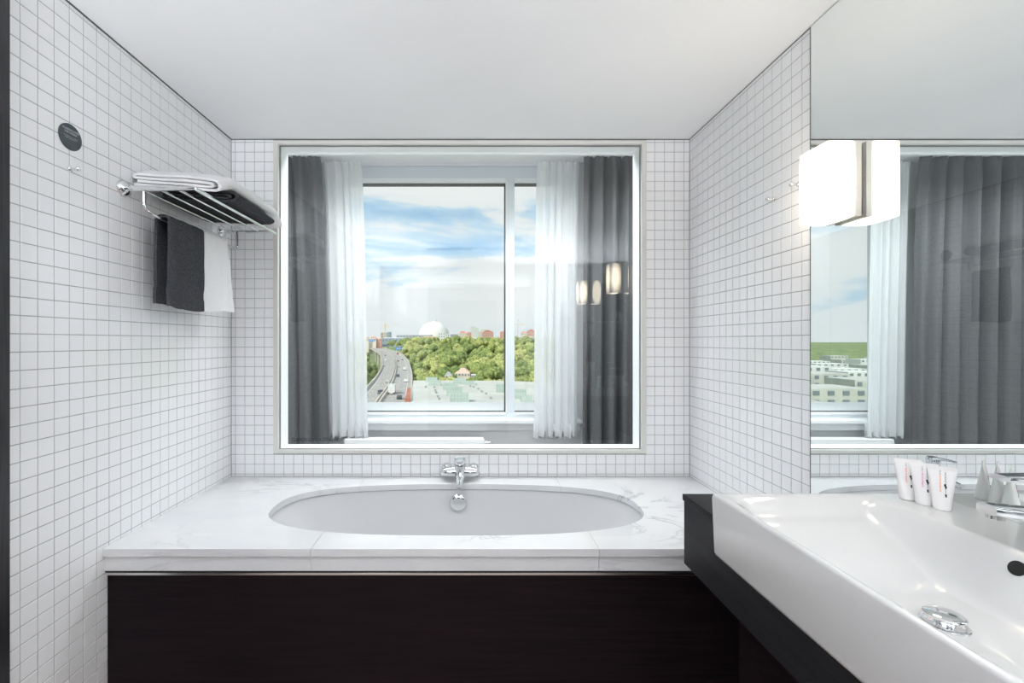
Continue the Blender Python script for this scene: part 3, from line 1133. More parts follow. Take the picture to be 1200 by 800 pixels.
# ------------------------------------------------------------------ mirror, wall lamps
XM = 1.1675
mir = empty('wall_mirror', (XR, .4, .62), 'large frameless mirror above the washbasin reaching the ceiling', 'mirror')
mk('backing', box(NB(), XM + .0006, XR + .0013, -.62, 1.537, .62, ZC - .003), 'mirror_edge', mir)
bm = NB()
vv = [bm.verts.new(p) for p in ((XM, -.619, .621), (XM, -.619, ZC - .004), (XM, 1.5365, ZC - .004), (XM, 1.5365, .621))]
bm.faces.new(vv)
ret = bmesh.ops.extrude_face_region(bm, geom=list(bm.faces))
bmesh.ops.translate(bm, vec=(.0006, 0, 0), verts=[v for v in ret['geom'] if isinstance(v, bmesh.types.BMVert)])
bmesh.ops.recalc_face_normals(bm, faces=list(bm.faces))
mk('silvered_face', bm, 'mirror', mir)
mk('edge_strip', box(NB(), XM - .0004, XR + .0013, 1.5372, 1.5405, .62, ZC - .003), 'dark_strip', mir)  # thin dark strip down the mirror's far edge

y0, y1 = 1.3275, 1.445
lz0, lz1 = H + .372, H + .598
lamp = empty('wall_lamp', (XM, (y0 + y1) / 2, lz0), 'glowing opal glass wall lamp on the mirror beside the tiled wall', 'wall lamp', 'opal lamps on the mirror')
mk('shade', box(NB(), 1.059, 1.1425, y0, y1, lz0, lz1, .005, 3), 'opal', lamp, smooth=60)
mk('back_plate', box(NB(), 1.143, 1.1605, y0 + .001, y1 - .001, lz0 + .0015, lz1 - .002, .0008), 'plate', lamp)
mk('mount', box(NB(), 1.1605, XM - .0003, y0 + .012, y1 - .012, lz0 + .012, lz1 - .012), 'brushed', lamp)
l2 = copy_tree(lamp, (0, .40 - (y0 + y1) / 2, 0))
l2['label'] = 'second opal wall lamp on the mirror, seen only as the farther reflection in the pane'

# ------------------------------------------------------------------ vanity counter and washbasin
VX0, VX1 = .625, XM - .001
SY0, SY1, SX0, SX1, SZ0, SZ1 = .435, 1.145, .617, XM - .0008, .772, .933
van = empty('vanity_counter', (VX0, 1.32, 0), 'black vanity counter carrying the washbasin', 'vanity')
ze, zt_ = .666, .870
out = [(1.32, ze), (1.32, zt_ - .019), (SY1 + .001, zt_ - .019), (SY1 + .001, SZ0 - .001), (SY0 - .001, SZ0 - .001), (SY0 - .001, zt_ - .019), (-.35, zt_ - .019), (-.35, ze)]
mk('apron', prism(NB(), [Vector((VX0 + .004, y, z)) for y, z in out], Vector((VX1 - VX0 - .004, 0, 0))), 'counter', van)
mk('worktop', box(NB(), VX0, VX1, SY1 + .001, 1.323, zt_ - .0185, zt_, .0015), 'counter', van)
mk('worktop', box(NB(), VX0, VX1, -.35, SY0 - .001, zt_ - .0185, zt_, .0015), 'counter', van)
mk('base_cabinet', box(NB(), .78, VX1, -.34, 1.30, .002, ze - .0005), 'wood', van)

basin = empty('washbasin', (.89, .79, SZ0), 'wide white ceramic washbasin set on the black counter', 'washbasin')


def sstep(a):
    a = min(1, max(0, a))
    return a * a * (3 - 2 * a)


def soft(a, k=.12):
    """linear ramp 0..1 with softened ends"""
    a = min(1 + k, max(-k, a))
    if a < k:
        return (a + k) ** 2 / (4 * k)
    if a > 1 - k:
        return 1 - (1 - a + k) ** 2 / (4 * k)
    return a


def bowl(x, y):
    u, w = x - (SX0 + .020), 1.004 - x
    v, vn = SY1 - .016 - y, y - (SY0 + .016)
    far = .030 * soft(v / .055, .2) + .078 * soft((v - .062) / .16, .2)
    d = far * soft(u / .045, .25) * soft(w / .052, .25) * soft(vn / .12, .25)
    return d


nx, ny = 100, 120
b = NB()
rr_ = .007


def edge_drop(t):
    t = max(0, min(rr_, t))
    return rr_ - math.sqrt(max(0, rr_ * rr_ - (rr_ - t) ** 2))


def spread(a0, a1, n):
    e_ = [a0, a0 + .0006, a0 + .0018, a0 + .0036, a0 + .0065]
    f_ = [a1 - .0065, a1 - .0036, a1 - .0018, a1 - .0006, a1]
    m_ = [a0 + .0065 + (a1 - a0 - .013) * i / n for i in range(1, n)]
    return e_ + m_ + f_


gx, gy = spread(SX0, SX1, nx), spread(SY0, SY1, ny)
grid = []
for y in gy:
    row = []
    for x in gx:
        z = SZ1 - bowl(x, y) - edge_drop(x - SX0) - edge_drop(y - SY0) - edge_drop(SY1 - y)
        row.append(b.verts.new((x, y, z)))
    grid.append(row)
for ra, rb in zip(grid, grid[1:]):
    for i in range(len(gx) - 1):
        b.faces.new((ra[i], ra[i + 1], rb[i + 1], rb[i]))
loop = [grid[0][i] for i in range(len(gx))] + [grid[j][-1] for j in range(1, len(gy))] + [grid[-1][i] for i in range(len(gx) - 2, -1, -1)] + [grid[j][0] for j in range(len(gy) - 2, 0, -1)]
prev = loop
cxm, cym = (SX0 + SX1) / 2, (SY0 + SY1) / 2
for zf, ins in ((SZ0 + .012, .004), (SZ0 + .004, .0065), (SZ0, .013)):
    nxt = []
    for v in loop:
        ix = ins if v.co.x < cxm and v.co.x < SX0 + .02 else 0
        x = v.co.x + (ins * max(0, 1 - (v.co.x - SX0) / .03))
        y = v.co.y
        y += ins * max(0, 1 - (v.co.y - SY0) / .03) - ins * max(0, 1 - (SY1 - v.co.y) / .03)
        nxt.append(b.verts.new((x, y, zf)))
    for i in range(len(loop)):
        j = (i + 1) % len(loop)
        b.faces.new((prev[i], prev[j], nxt[j], nxt[i]))
    prev = nxt
b.faces.new(prev)
bmesh.ops.recalc_face_normals(b, faces=list(b.faces))
bmesh.ops.triangulate(b, faces=[f for f in b.faces if len(f.verts) > 4])
mk('bowl', b, 'ceramic', basin, smooth=50)
dx, dy = .829, .783
dz = SZ1 - bowl(dx, dy)
r = NB()
lathe(r, [(.033, -.003), (.033, .0015), (.030, .003), (.024, .002), (.02, .0015)], (dx, dy, dz), (0, 0, 1), 36)
mk('drain_ring', r, 'chrome', basin, smooth=40)
r = NB()
lathe(r, [(.014, 0), (.014, .012), (.026, .013), (.0285, .015), (.0285, .017), (.026, .019), (.014, .0205), (.0, .021)], (dx, dy, dz), (.0, 0, 1), 36)
mk('pop_up_plug', r, 'chrome', basin, smooth=40)
r = NB()
ox, oy = .992, .812
lathe(r, [(.0135, -.006), (.0135, .0015), (.0115, .0022), (.0, .0022)], (ox, oy, SZ1 - bowl(ox, oy)), (-.9, 0, .42), 28)
mk('overflow_hole', r, 'black', basin, smooth=40)

# basin mixer tap
fy = .800
ft = empty('basin_mixer_tap', (1.085, fy, SZ1), 'chrome mixer tap with flat spout on the washbasin', 'tap')
r = NB()
lathe(r, [(.027, 0), (.027, .004), (.0235, .006), (.0235, .075), (.021, .080)], (1.085, fy, SZ1 - .0003), (0, 0, 1), 32)
mk('body', r, 'chrome', ft, smooth=40)


def flat_arm(x0, x1, z0, z1, w0, w1, h0, h1, n=10):
    rings = []
    for i in range(n + 1):
        t = i / n
        x = x0 + (x1 - x0) * t
        z = z0 + (z1 - z0) * t
        w = (w0 + (w1 - w0) * t) * (1 if t < .93 else .9)
        h = (h0 + (h1 - h0) * t)
        ring = []
        for k in range(20):
            a = 2 * math.pi * k / 20
            c, s = math.cos(a), math.sin(a)
            ring.append((x, fy + w * math.copysign(abs(c) ** .6, c), z + h * math.copysign(abs(s) ** .5, s)))
        rings.append(ring)
    return rings


bs = NB()
loft(bs, flat_arm(1.095, .922, SZ1 + .064, SZ1 + .088, .022, .018, .016, .0095))
mk('spout', bs, 'chrome', ft, smooth=45)
r = NB()
lathe(r, [(.0125, 0), (.0125, .008), (.010, .0082)], (.938, fy, SZ1 + .078), (-.1, 0, -1), 20)
mk('aerator', r, 'brushed', ft, smooth=40)
r = NB()
lathe(r, [(.013, 0), (.008, .008), (.0075, .05)], (1.03, fy, SZ1 + .078), (0, 0, 1), 20)
mk('lever_stem', r, 'chrome', ft, smooth=40)
bs = NB()
loft(bs, flat_arm(1.10, .948, SZ1 + .143, SZ1 + .143, .020, .016, .007, .0055))
mk('lever', bs, 'chrome', ft, smooth=45)

# three tubes on the basin ledge
def toiletry(x, y, ang, ink, label):
    o = empty('toiletry_tube', (x, y, SZ1), label, 'tube', 'toiletry tubes on the basin')
    nrm = Vector((-math.sin(ang), -math.cos(ang), 0))
    lat = Vector((math.cos(ang), -math.sin(ang), 0))
    org = Vector((x, y, SZ1))
    hgt = .098
    rings = []
    for i in range(15):
        t = i / 14
        w = .0150 + (.0245 - .0150) * t ** 1.1
        th = .0150 * (1 - t) ** .85 + .0011
        rings.append([org + lat * (w * math.cos(a)) + nrm * (th * math.sin(a)) + Vector((0, 0, .002 + t * (hgt - .010))) for a in [2 * math.pi * k / 28 for k in range(28)]])
    body = mk('body', loft(NB(), rings), 'tube', o, smooth=60)
    b = NB()
    for (sx, zz0, zz1) in ((1, hgt - .0085, hgt),):
        p = [org + lat * (k * .0247) + nrm * (q * .0012) for k, q in ((-1, -1), (1, -1), (1, 1), (-1, 1))]
        prism(b, [q + Vector((0, 0, zz0)) for q in p], Vector((0, 0, zz1 - zz0)))
    mk('crimped_seal', b, 'tube', o)
    b = NB()
    lathe(b, [(.0142, 0), (.015, .001), (.015, .003)], org, (0, 0, 1), 28)
    mk('cap', b, 'tube', o, smooth=40)

    def front(a, z):
        t = (z - .002) / (hgt - .010)
        w = .0150 + (.0245 - .0150) * t ** 1.1
        th = .0150 * (1 - t) ** .85 + .0011
        return org + lat * a + nrm * (th * math.sqrt(max(0, 1 - (a / w) ** 2)) + .0002) + Vector((0, 0, z))

    def strokes(a0, zs, wid, m, name):
        b = NB()
        for (za, zb, aa, ab) in zs:
            q = [front(a0 + aa * wid, za), front(a0 + ab * wid, za), front(a0 + ab * wid, zb), front(a0 + aa * wid, zb)]
            prism(b, q, nrm * .0002)
        mk(name, b, m, o)
    rr = random.Random(len(label))

    def letters(z0, z1):
        out_, z = [], z0
        while z < z1:
            s = .0016
            out_.append((z, z + .0005, -1, 1))
            if rr.random() < .7:
                out_.append((z, z + s, .6, 1))
            if rr.random() < .5:
                out_.append((z, z + s, -1, -.6))
            if rr.random() < .5:
                out_.append((z + s - .0004, z + s, -1, 1))
            z += s + .0007 + (rr.random() < .2) * .001
        return out_
    strokes(-.0035, letters(.080, .089), .0012, 'ink_grey', 'small_lettering')
    strokes(-.0035, letters(.042, .078), .0014, ink, 'coloured_lettering')
    strokes(.0050, letters(.064, .086), .0010, 'ink_grey', 'grey_lettering')
    strokes(.0050, [(.060, .063, -.2, .2), (.055, .060, -1.6, .6), (.052, .055, -.9, 1.4), (.049, .052, -.5, .6), (.040, .049, -.15, .15), (.033, .038, -.9, .9), (.031, .033, -.4, 1.1)], .0016, 'ink_black', 'figure_emblem')


toiletry(1.074, 1.100, .62, 'ink_red', 'pale toiletry tube with red lettering, the one nearest the bath')
toiletry(1.080, 1.066, .66, 'ink_pink', 'pale toiletry tube with magenta lettering, middle of the three')
toiletry(1.088, 1.033, .70, 'ink_orange', 'pale toiletry tube with orange lettering, the one nearest the basin tap')

# things seen only as reflections in the inner pane
cm = empty('cosmetic_mirror', (XM, .50, H + .19), 'round cosmetic mirror on a folding arm fixed to the large mirror', 'mirror')
r = NB()
lathe(r, [(.028, 0), (.028, .006), (.02, .01), (.01, .012), (.01, .03)], (XM - .0004, .50, H + .19), (-1, 0, 0), 24)
mk('wall_flange', r, 'chrome', cm, smooth=40)
mk('arm', tube(NB(), round_path([(XM - .02, .50, H + .19), (XM - .12, .46, H + .19), (.93, .52, H + .19)], .02), .006, 10), 'chrome', cm, smooth=50)
r = NB()
lathe(r, [(.0, -.008), (.08, -.008), (.088, -.004), (.088, .004), (.08, .008), (.0, .008)], (.905, .52, H + .19), (-.75, .65, 0), 40)
mk('mirror_head', r, 'brushed', cm, smooth=40)
tb = empty('hanging_cloth', (XM, .687, H - .17), 'dark cloth hanging from a small knob on the mirror, seen only as a reflection', 'cloth')
r = NB()
lathe(r, [(.010, 0), (.006, .004), (.006, .03), (.010, .034), (.004, .038)], (XM - .0004, .687, H + .05), (-1, 0, 0), 18)
mk('knob', r, 'chrome', tb, smooth=40)
rings = []
for i in range(12):
    t = i / 11
    z = H + .055 - t * .235
    hw = .025 + .055 * t
    dp = .018 + .03 * t
    cx_ = XM - .008 - dp
    rings.append([(cx_ + dp * math.cos(a) * (1 + .12 * math.sin(5 * a)), .687 + hw * math.sin(a) * (1 + .1 * math.sin(7 * a + t)), z + .01 * math.sin(3 * a) * t) for a in [2 * math.pi * k / 40 for k in range(40)]])
mk('cloth', loft(NB(), rings), 'towel_dark', tb, smooth=60)

# ------------------------------------------------------------------ the view outside
def lerp_tab(tab, y):
    if y <= tab[0][0]:
        a, b_ = tab[0], tab[1]
    elif y >= tab[-1][0]:
        a, b_ = tab[-2], tab[-1]
    else:
        for a, b_ in zip(tab, tab[1:]):
            if a[0] <= y <= b_[0]:
                break
    t = (y - a[0]) / (b_[0] - a[0])
    return a[1] + (b_[1] - a[1]) * t


def smooth_tab(tab):
    pts = smooth_path([Vector((a, b_, 0)) for a, b_ in tab], 8)
    return [(p.x, p.y) for p in pts]


RZ = -20 + H
RL = smooth_tab([(110, -33), (187, -43.5), (252, -52.9), (364, -72), (535, -106.6), (760, -156), (919, -196), (1250, -280), (1541, -361), (1700, -408)])
RC = smooth_tab([(110, -26), (147.6, -30.5), (206, -37.4), (322, -54.7), (487, -83.7), (748, -137), (919, -175), (1361, -286), (1541, -333), (1700, -376)])
RR = smooth_tab([(110, -15.5), (147.6, -20.1), (252, -33.7), (350, -48), (499, -72), (700, -109), (873, -146), (1200, -226), (1541, -314), (1700, -356)])
HILL = [(0, -36), (180, -33), (215, -28.5), (260, -27.5), (320, -26), (400, -25), (520, -23), (650, -20), (800, -17), (1000, -15), (9000, -15)]


def ground_z(x, y):
    h = lerp_tab(HILL, y)
    k = sstep((x - lerp_tab(RR, min(y, 1700)) - 1) / 14) if y < 1700 else 1
    if y > 1100:
        k = max(k, sstep((y - 1100) / 500))
    return H + h * k + (-46) * (1 - k)


def ys(a, b_, n):
    return [a * (b_ / a) ** (i / n) for i in range(n + 1)]


b = NB()
rows = []
for y in ys(30, 9000, 60):
    rows.append([b.verts.new(((k / 60 * 2 - 1) * max(120, y * 1.5), y, ground_z((k / 60 * 2 - 1) * max(120, y * 1.5), y))) for k in range(61)])
for ra, rb in zip(rows, rows[1:]):
    for i in range(60):
        b.faces.new((ra[i], ra[i + 1], rb[i + 1], rb[i]))
tag(mk('ground', b, 'meadow', smooth=180, origin=(0, 0, 0)), 'green ground stretching out to the horizon', 'ground', kind='structure')

road = empty('road', (0, 110, RZ), 'elevated grey motorway curving away to the left', 'road', kind='structure')


def strip(fa, fb, z0, z1, yy):
    bm = NB()
    rings = []
    for y in yy:
        xa, xb = fa(y), fb(y)
        rings.append([(xa, y, z0), (xb, y, z0), (xb, y, z1), (xa, y, z1)])
    return loft(bm, rings)


yy = ys(112, 1690, 70)
fl, fc, fr_ = (lambda y: lerp_tab(RL, y)), (lambda y: lerp_tab(RC, y)), (lambda y: lerp_tab(RR, y))
mk('deck', strip(lambda y: fl(y) - .4, lambda y: fr_(y) + .4, RZ - 1.6, RZ, yy), 'asphalt', road)
mk('parapet', strip(lambda y: fl(y) - .6, lambda y: fl(y) + .1, RZ - 1.8, RZ + 1.1, yy), 'concrete', road)
mk('parapet', strip(lambda y: fr_(y) - .1, lambda y: fr_(y) + .6, RZ - 1.8, RZ + 1.1, yy), 'concrete', road)
mk('median_barrier', strip(lambda y: fc(y) - .9, lambda y: fc(y) - .3, RZ, RZ + .9, yy), 'concrete', road)
mk('median_barrier', strip(lambda y: fc(y) + .3, lambda y: fc(y) + .9, RZ, RZ + .9, yy), 'concrete', road)
b = NB()
for (f0, f1, ks) in ((fl, fc, (.36, .66)), (fc, fr_, (.38, .68))):
    for k in ks:
        y = 118.0
        while y < 620:
            y2 = y + 4
            xa = f0(y) * (1 - k) + f1(y) * k
            xb = f0(y2) * (1 - k) + f1(y2) * k
            q = [b.verts.new(p) for p in ((xa - .12, y, RZ + .02), (xa + .12, y, RZ + .02), (xb + .12, y2, RZ + .02), (xb - .12, y2, RZ + .02))]
            b.faces.new(q)
            y += 12
lm = mk('lane_markings', b, 'road_paint', road)
lm['kind'] = 'stuff'
for k in (.08, .90):
    mk('edge_line', strip(lambda y: fl(y) * (1 - k) + fr_(y) * k - .12, lambda y: fl(y) * (1 - k) + fr_(y) * k + .12, RZ - .01, RZ + .025, yy[:45]), 'road_paint', road)
for y in (200, 270, 350, 440, 540, 650, 760, 880, 1010):
    for f_, o_ in ((fl, 3), (fr_, -3)):
        x = f_(y) + o_
        b = NB()
        box(b, x - 1.6, x + 1.6, y - 1.2, y + 1.2, ground_z(x, y) - 1, RZ - 1.5)
        mk('pier', b, 'concrete', road)

# motor vehicles
CARM = {'white': (0.80, 0.80, 0.80), 'silver': (0.45, 0.46, 0.47), 'charcoal': (0.06, 0.06, 0.07), 'navy': (0.04, 0.06, 0.13), 'red': (0.50, 0.05, 0.05), 'maroon': (0.2, 0.04, 0.05)}
for k, c in CARM.items():
    M['car_' + k] = mat('car_' + k, c, 0.25, coat=0.5)
M['tyre'] = mat('tyre', (0.02, 0.02, 0.02), 0.8)
vehicle_proto = {}


def vehicle(px, py, colr, kind, label, on_left):
    y = F * 20 / (py - CY)
    x = (px - CX) * y / F
    f_ = lambda q: lerp_tab(RC, q)
    ang = math.atan2(f_(y + 4) - f_(y - 4), 8)
    o = empty(kind, (x, y, RZ + .02), label, kind, 'vehicles on the motorway')
    o.rotation_euler = (0, 0, -ang + (math.pi if on_left else 0))
    key = kind
    if key not in vehicle_proto:
        parts = []
        lw = {'car': (1.8, 4.4, .75, 1.45), 'van': (2.0, 5.6, 1.0, 2.3), 'truck': (2.5, 9.0, 1.2, 3.6), 'bus': (2.5, 12, 1.1, 3.3)}[kind]
        w, l, hb, ht = lw
        b = NB()
        if kind == 'car':
            prism(b, [Vector((-w / 2, yy_, zz_)) for yy_, zz_ in ((-2.2, .3), (2.2, .3), (2.2, .65), (1.1, .85), (.5, 1.4), (-1.3, 1.45), (-2.0, .95), (-2.2, .9))], Vector((w, 0, 0)))
        elif kind == 'truck':
            box(b, -w / 2, w / 2, -4.5, 2.3, .9, 3.6, .06)
            box(b, -w / 2 + .05, w / 2 - .05, 2.5, 4.4, .5, 2.9, .15)
            box(b, -.5, .5, -4.4, 4.2, .5, .95)
        else:
            box(b, -w / 2, w / 2, -l / 2, l / 2, .35, ht, .18)
        parts.append(('body', b))
        g = NB()
        if kind == 'car':
            prism(g, [Vector((-w / 2 - .01, yy_, zz_)) for yy_, zz_ in ((-1.5, .92), (.75, .92), (.38, 1.33), (-1.2, 1.36))], Vector((w + .02, 0, 0)))
        elif kind == 'truck':
            box(g, -1.1, 1.1, 4.38, 4.45, 1.6, 2.6)
        else:
            box(g, -w / 2 - .01, w / 2 + .01, -l / 2 + .5, l / 2 - .4, ht * .55, ht * .85)
        parts.append(('windows', g))
        for sx_ in (-1, 1):
            for sy_ in (-1, 1):
                t_ = NB()
                lathe(t_, [(.30, -.1), (.33, -.08), (.33, .08), (.30, .1)], (sx_ * (w / 2 - .12), sy_ * l * .31, .33), (1, 0, 0), 10)
                parts.append(('wheel', t_))
        meshes = []
        for nm, bm in parts:
            me = bpy.data.meshes.new(kind + '_' + nm)
            bm.to_mesh(me)
            bm.free()
            me.materials.append(None)
            meshes.append((nm, me))
        vehicle_proto[key] = meshes
    for nm, me in vehicle_proto[key]:
        c = bpy.data.objects.new(nm, me)
        col.objects.link(c)
        c.parent = o
        c.material_slots[0].link = 'OBJECT'
        c.material_slots[0].material = M['car_' + colr] if nm == 'body' else (M['winglass'] if nm == 'windows' else M['tyre'])
    return o


VEH = [(360, 135, 'charcoal', 'car', 'dark car farthest up the left carriageway', 1), (370, 205, 'white', 'van', 'white van far up the left carriageway', 1),
       (345, 268, 'silver', 'car', 'grey car below the van at the left parapet', 1), (295, 640, 'charcoal', 'car', 'dark car nearest on the left carriageway', 1),
       (388, 492, 'silver', 'car', 'small silver car in the middle of the left carriageway', 1),
       (525, 118, 'red', 'bus', 'red bus far up the right carriageway', 0), (556, 140, 'white', 'van', 'white van beside the red bus', 0),
       (500, 155, 'silver', 'car', 'silver car just behind the red bus', 0), (590, 195, 'charcoal', 'car', 'dark car by the outer parapet below the bus', 0),
       (532, 212, 'maroon', 'car', 'maroon car in the inner lane of the right carriageway', 0), (540, 285, 'silver', 'car', 'grey car in the inner lane above the navy car', 0),
       (618, 325, 'white', 'van', 'white van by the outer parapet of the right carriageway', 0), (530, 415, 'navy', 'car', 'navy car in the middle of the right carriageway', 0),
       (635, 485, 'white', 'car', 'white car near the outer parapet above the roof', 0), (452, 640, 'white', 'truck', 'white box truck beside the median barrier', 0),
       (550, 712, 'charcoal', 'car', 'dark car nearest on the right carriageway', 0)]
for u, v, c, k, lb, lf in VEH:
    vehicle(420 + u * .0875, 405 + v * .0875, c, k, lb, lf)

# blue road signs
def roadsign(px, py, w, h, y, label):
    c = P(px, py, y)
    k = y / F
    o = empty('road_sign', (c.x, y, ground_z(c.x, y)), label, 'road sign', 'blue motorway signs')
    s = mk('board', box(NB(), c.x - w * k / 2, c.x + w * k / 2, y - .2, y + .2, c.z - h * k / 2, c.z + h * k / 2), 'bluesign', o)
    b = NB()
    for i in range(3):
        xx = c.x - w * k * .35 + i * w * k * .28
        box(b, xx, xx + w * k * .16, y - .26, y - .2, c.z - h * k * .15, c.z + h * k * .2)
    mk('sign_print', b, 'signwhite', o)
    for sx_ in (-.4, .4):
        b = NB()
        box(b, c.x + sx_ * w * k - .25, c.x + sx_ * w * k + .25, y + .2, y + .6, ground_z(c.x, y) - .5, c.z + h * k / 2)
        mk('post', b, 'cranegrey', o)


roadsign(468.5, 408.3, 10, 2.8, 780, 'blue road sign above the red bus')
roadsign(435.5, 398.8, 6.5, 2.4, 1250, 'blue road sign by the far left end of the motorway')

# flat-roofed hall with green skylights
hall = empty('industrial_hall', (10, 140, -33), 'pale flat-roofed hall with green skylights below the window', 'building')
HZ = -15 + H
out = [(-14.2, 105), (90, 105), (90, 150), (27, 150.5), (23.5, 166), (14, 171), (-4, 172), (-22.2, 172)]
b = prism(NB(), [Vector((x, y, HZ)) for x, y in out], Vector((0, 0, -20)))
mk('walls', b, 'roofing', hall)
b = prism(NB(), [Vector((x, y, HZ - 18)) for x, y in ((-16.6, 112), (-15.2, 112), (-18.6, 138), (-19.6, 138))], Vector((0, 0, 18.7)))
mk('brick_parapet', b, 'brick', hall)
SK = [(430, 500, 502, 535), (450, 525, 521, 556), (607, 680, 508, 545), (670, 745, 525, 550), (540, 635, 538, 584), (563, 665, 565, 621), (585, 705, 602, 661), (885, 942, 545, 600), (985, 1075, 578, 640), (1045, 1115, 622, 662)]
for x0, x1, v0, v1 in SK:
    pb = 350 + v1 * .18333
    pt = 350 + v0 * .18333
    y = F * 15 / (pb - CY)
    xa, xb = (420 + x0 * .18333 - CX) * y / F, (420 + x1 * .18333 - CX) * y / F
    h = (pb - pt) * y / F * .92
    bb = NB()
    prism(bb, [Vector((xa, y, HZ - .02)), Vector((xa, y + .9, HZ + h)), Vector((xa, y + 3.2, HZ + h)), Vector((xa, y + 4.2, HZ - .02))], Vector((xb - xa, 0, 0)))
    s = mk('skylight', bb, 'skylight', hall)
    n = 6
    for i in range(n + 1):
        xx = xa + (xb - xa) * i / n
        q = NB()
        prism(q, [Vector((xx - .06, y - .08, HZ)), Vector((xx - .06, y + .82, HZ + h)), Vector((xx - .06, y + .95, HZ + h + .1)), Vector((xx - .06, y + .3, HZ))], Vector((.12, 0, 0)))
        mk('glazing_bar', q, 'skyframe', s)
    q = NB()
    prism(q, [Vector((xa, y + .45, HZ + h * .52)), Vector((xa, y + .5, HZ + h * .58)), Vector((xa, y + .6, HZ + h * .55))], Vector((xb - xa, 0, 0)))
    mk('glazing_bar', q, 'skyframe', s)
for u, v in ((430, 568), (485, 570), (490, 590), (497, 605), (507, 630), (515, 645), (715, 562), (735, 567), (765, 580), (787, 597), (815, 612), (845, 640)):
    pb = 350 + v * .18333
    y = F * 15 / (pb - CY)
    x = (420 + u * .18333 - CX) * y / F
    q = NB()
    lathe(q, [(.28, -.05), (.28, .4), (.42, .42), (.42, .55), (.1, .65)], (x, y, HZ), (0, 0, 1), 10)
    mk('roof_vent', q, 'greybld', hall, smooth=40)


# buildings on the skyline
def block(name, px0, px1, pt, pb, y, wall, label, depth=None, roof=None, rh=0, wins=None, group=None, gable=False):
    a, c = P(px0, pt, y), P(px1, pb, y)
    w = c.x - a.x
    d_ = depth or max(w * .8, 12)
    base = min(c.z, ground_z((a.x + c.x) / 2, y)) - 1
    o = empty(name, ((a.x + c.x) / 2, y, base), label, 'building', group)
    mk('walls', box(NB(), a.x, c.x, y, y + d_, base, a.z), wall, o)
    if roof:
        q = NB()
        e_ = 0.0
        if gable:
            prism(q, [Vector((a.x - e_, y - e_, a.z)), Vector((c.x + e_, y - e_, a.z)), Vector((a.x + w * .5, y - e_, a.z + rh))], Vector((0, d_ + 2 * e_, 0)))
        else:
            v0 = [q.verts.new(p) for p in ((a.x - e_, y - e_, a.z), (c.x + e_, y - e_, a.z), (c.x + e_, y + d_ + e_, a.z), (a.x - e_, y + d_ + e_, a.z))]
            m_ = min(w, d_) * .35
            v1 = [q.verts.new(p) for p in ((a.x + m_, y + m_, a.z + rh), (c.x - m_, y + m_, a.z + rh), (c.x - m_, y + d_ - m_, a.z + rh), (a.x + m_, y + d_ - m_, a.z + rh))]
            q.faces.new(list(reversed(v0)))
            q.faces.new(v1)
            for i in range(4):
                j = (i + 1) % 4
                q.faces.new((v0[i], v0[j], v1[j], v1[i]))
        mk('roof', q, roof, o)
    if wins:
        nxw, nzw = wins
        hh = (a.z - c.z)
        me = None
        for i in range(nxw):
            for j in range(nzw):
                ww, wh = w / nxw * .42, hh / nzw * .5
                x = a.x + w * (i + .5) / nxw
                z = c.z + hh * (j + .5) / nzw
                if me is None:
                    q = NB()
                    box(q, -ww / 2, ww / 2, -.25, .1, -wh / 2, wh / 2)
                    me = bpy.data.meshes.new('window')
                    q.to_mesh(me)
                    q.free()
                    me.materials.append(M['winglass'])
                wo_ = bpy.data.objects.new('window', me)
                col.objects.link(wo_)
                wo_.parent = o
                wo_.location = Vector((x, y, z)) - ORG[o.name]
    return o


b = NB()
bmesh.ops.create_uvsphere(b, u_segments=48, v_segments=28, radius=55)
for v in b.verts:
    v.co += Vector(((507.3 - CX) * 1550 / F, 1550 + 55, H + 17))
dome = empty('dome_arena', ((507.3 - CX) * 1550 / F, 1605, H - 38), 'huge white spherical dome on the skyline', 'building')
mk('dome', b, 'dome', dome, smooth=180)
q = NB()
lathe(q, [(1.5, 0), (1.5, 5)], (ORG[dome.name].x + 8, 1605, H + 71), (0, 0, 1), 8)
mk('roof_hatch', q, 'greybld', dome)

block('grandstand', 464.5, 505, 392.3, 400, 1380, 'greybld', 'long grey arena with dark curved roof before the dome', depth=60, wins=(11, 2))
block('low_hall', 494, 512, 394.6, 400, 1290, 'brick', 'low red brick hall in front of the dome', depth=20, roof='pinkroof', rh=2)
block('office_block', 513.5, 521.5, 389.6, 399, 1200, 'offwhite', 'small white office block overlapping the dome', wins=(3, 3))
block('office_block', 521.8, 527, 391.2, 400, 1240, 'offwhite', 'narrow white block right beside the dome', wins=(2, 3))
block('row_house', 528, 537, 391.5, 399, 1350, 'greybld', 'low grey row house right of the dome', wins=(4, 2))
block('apartment_block', 538.2, 546.5, 389.8, 400, 1000, 'cream', 'cream and salmon apartment block with red roof near the dome', roof='redroof', rh=3.5, wins=(4, 4))
block('apartment_block', 546.5, 552.8, 390.2, 400, 1000, 'salmon', 'salmon gable end joined to the cream apartment block', roof='redroof', rh=2.5, wins=(2, 4))
block('tower_block', 551.2, 557.5, 382.6, 395, 1500, 'offwhite', 'tall pale tower block on the skyline', wins=(3, 5))
block('tower_block', 557.6, 561, 384.0, 395, 1500, 'offwhite', 'slimmer pale tower half joined to the tall tower', wins=(2, 5))
block('tower_block', 563.5, 570.5, 385.2, 394, 1520, 'offwhite', 'pale tower behind the red apartment block', wins=(3, 3))
block('apartment_block', 561, 565, 389.2, 399, 970, 'cream', 'narrow cream wing left of the red apartment block', roof='redroof', rh=1.5, wins=(2, 4))
block('apartment_block', 565.1, 578.3, 389.0, 400, 970, 'salmon', 'wide red apartment block with gabled roof beneath the pale towers', roof='redroof', rh=5, wins=(6, 4), gable=True)
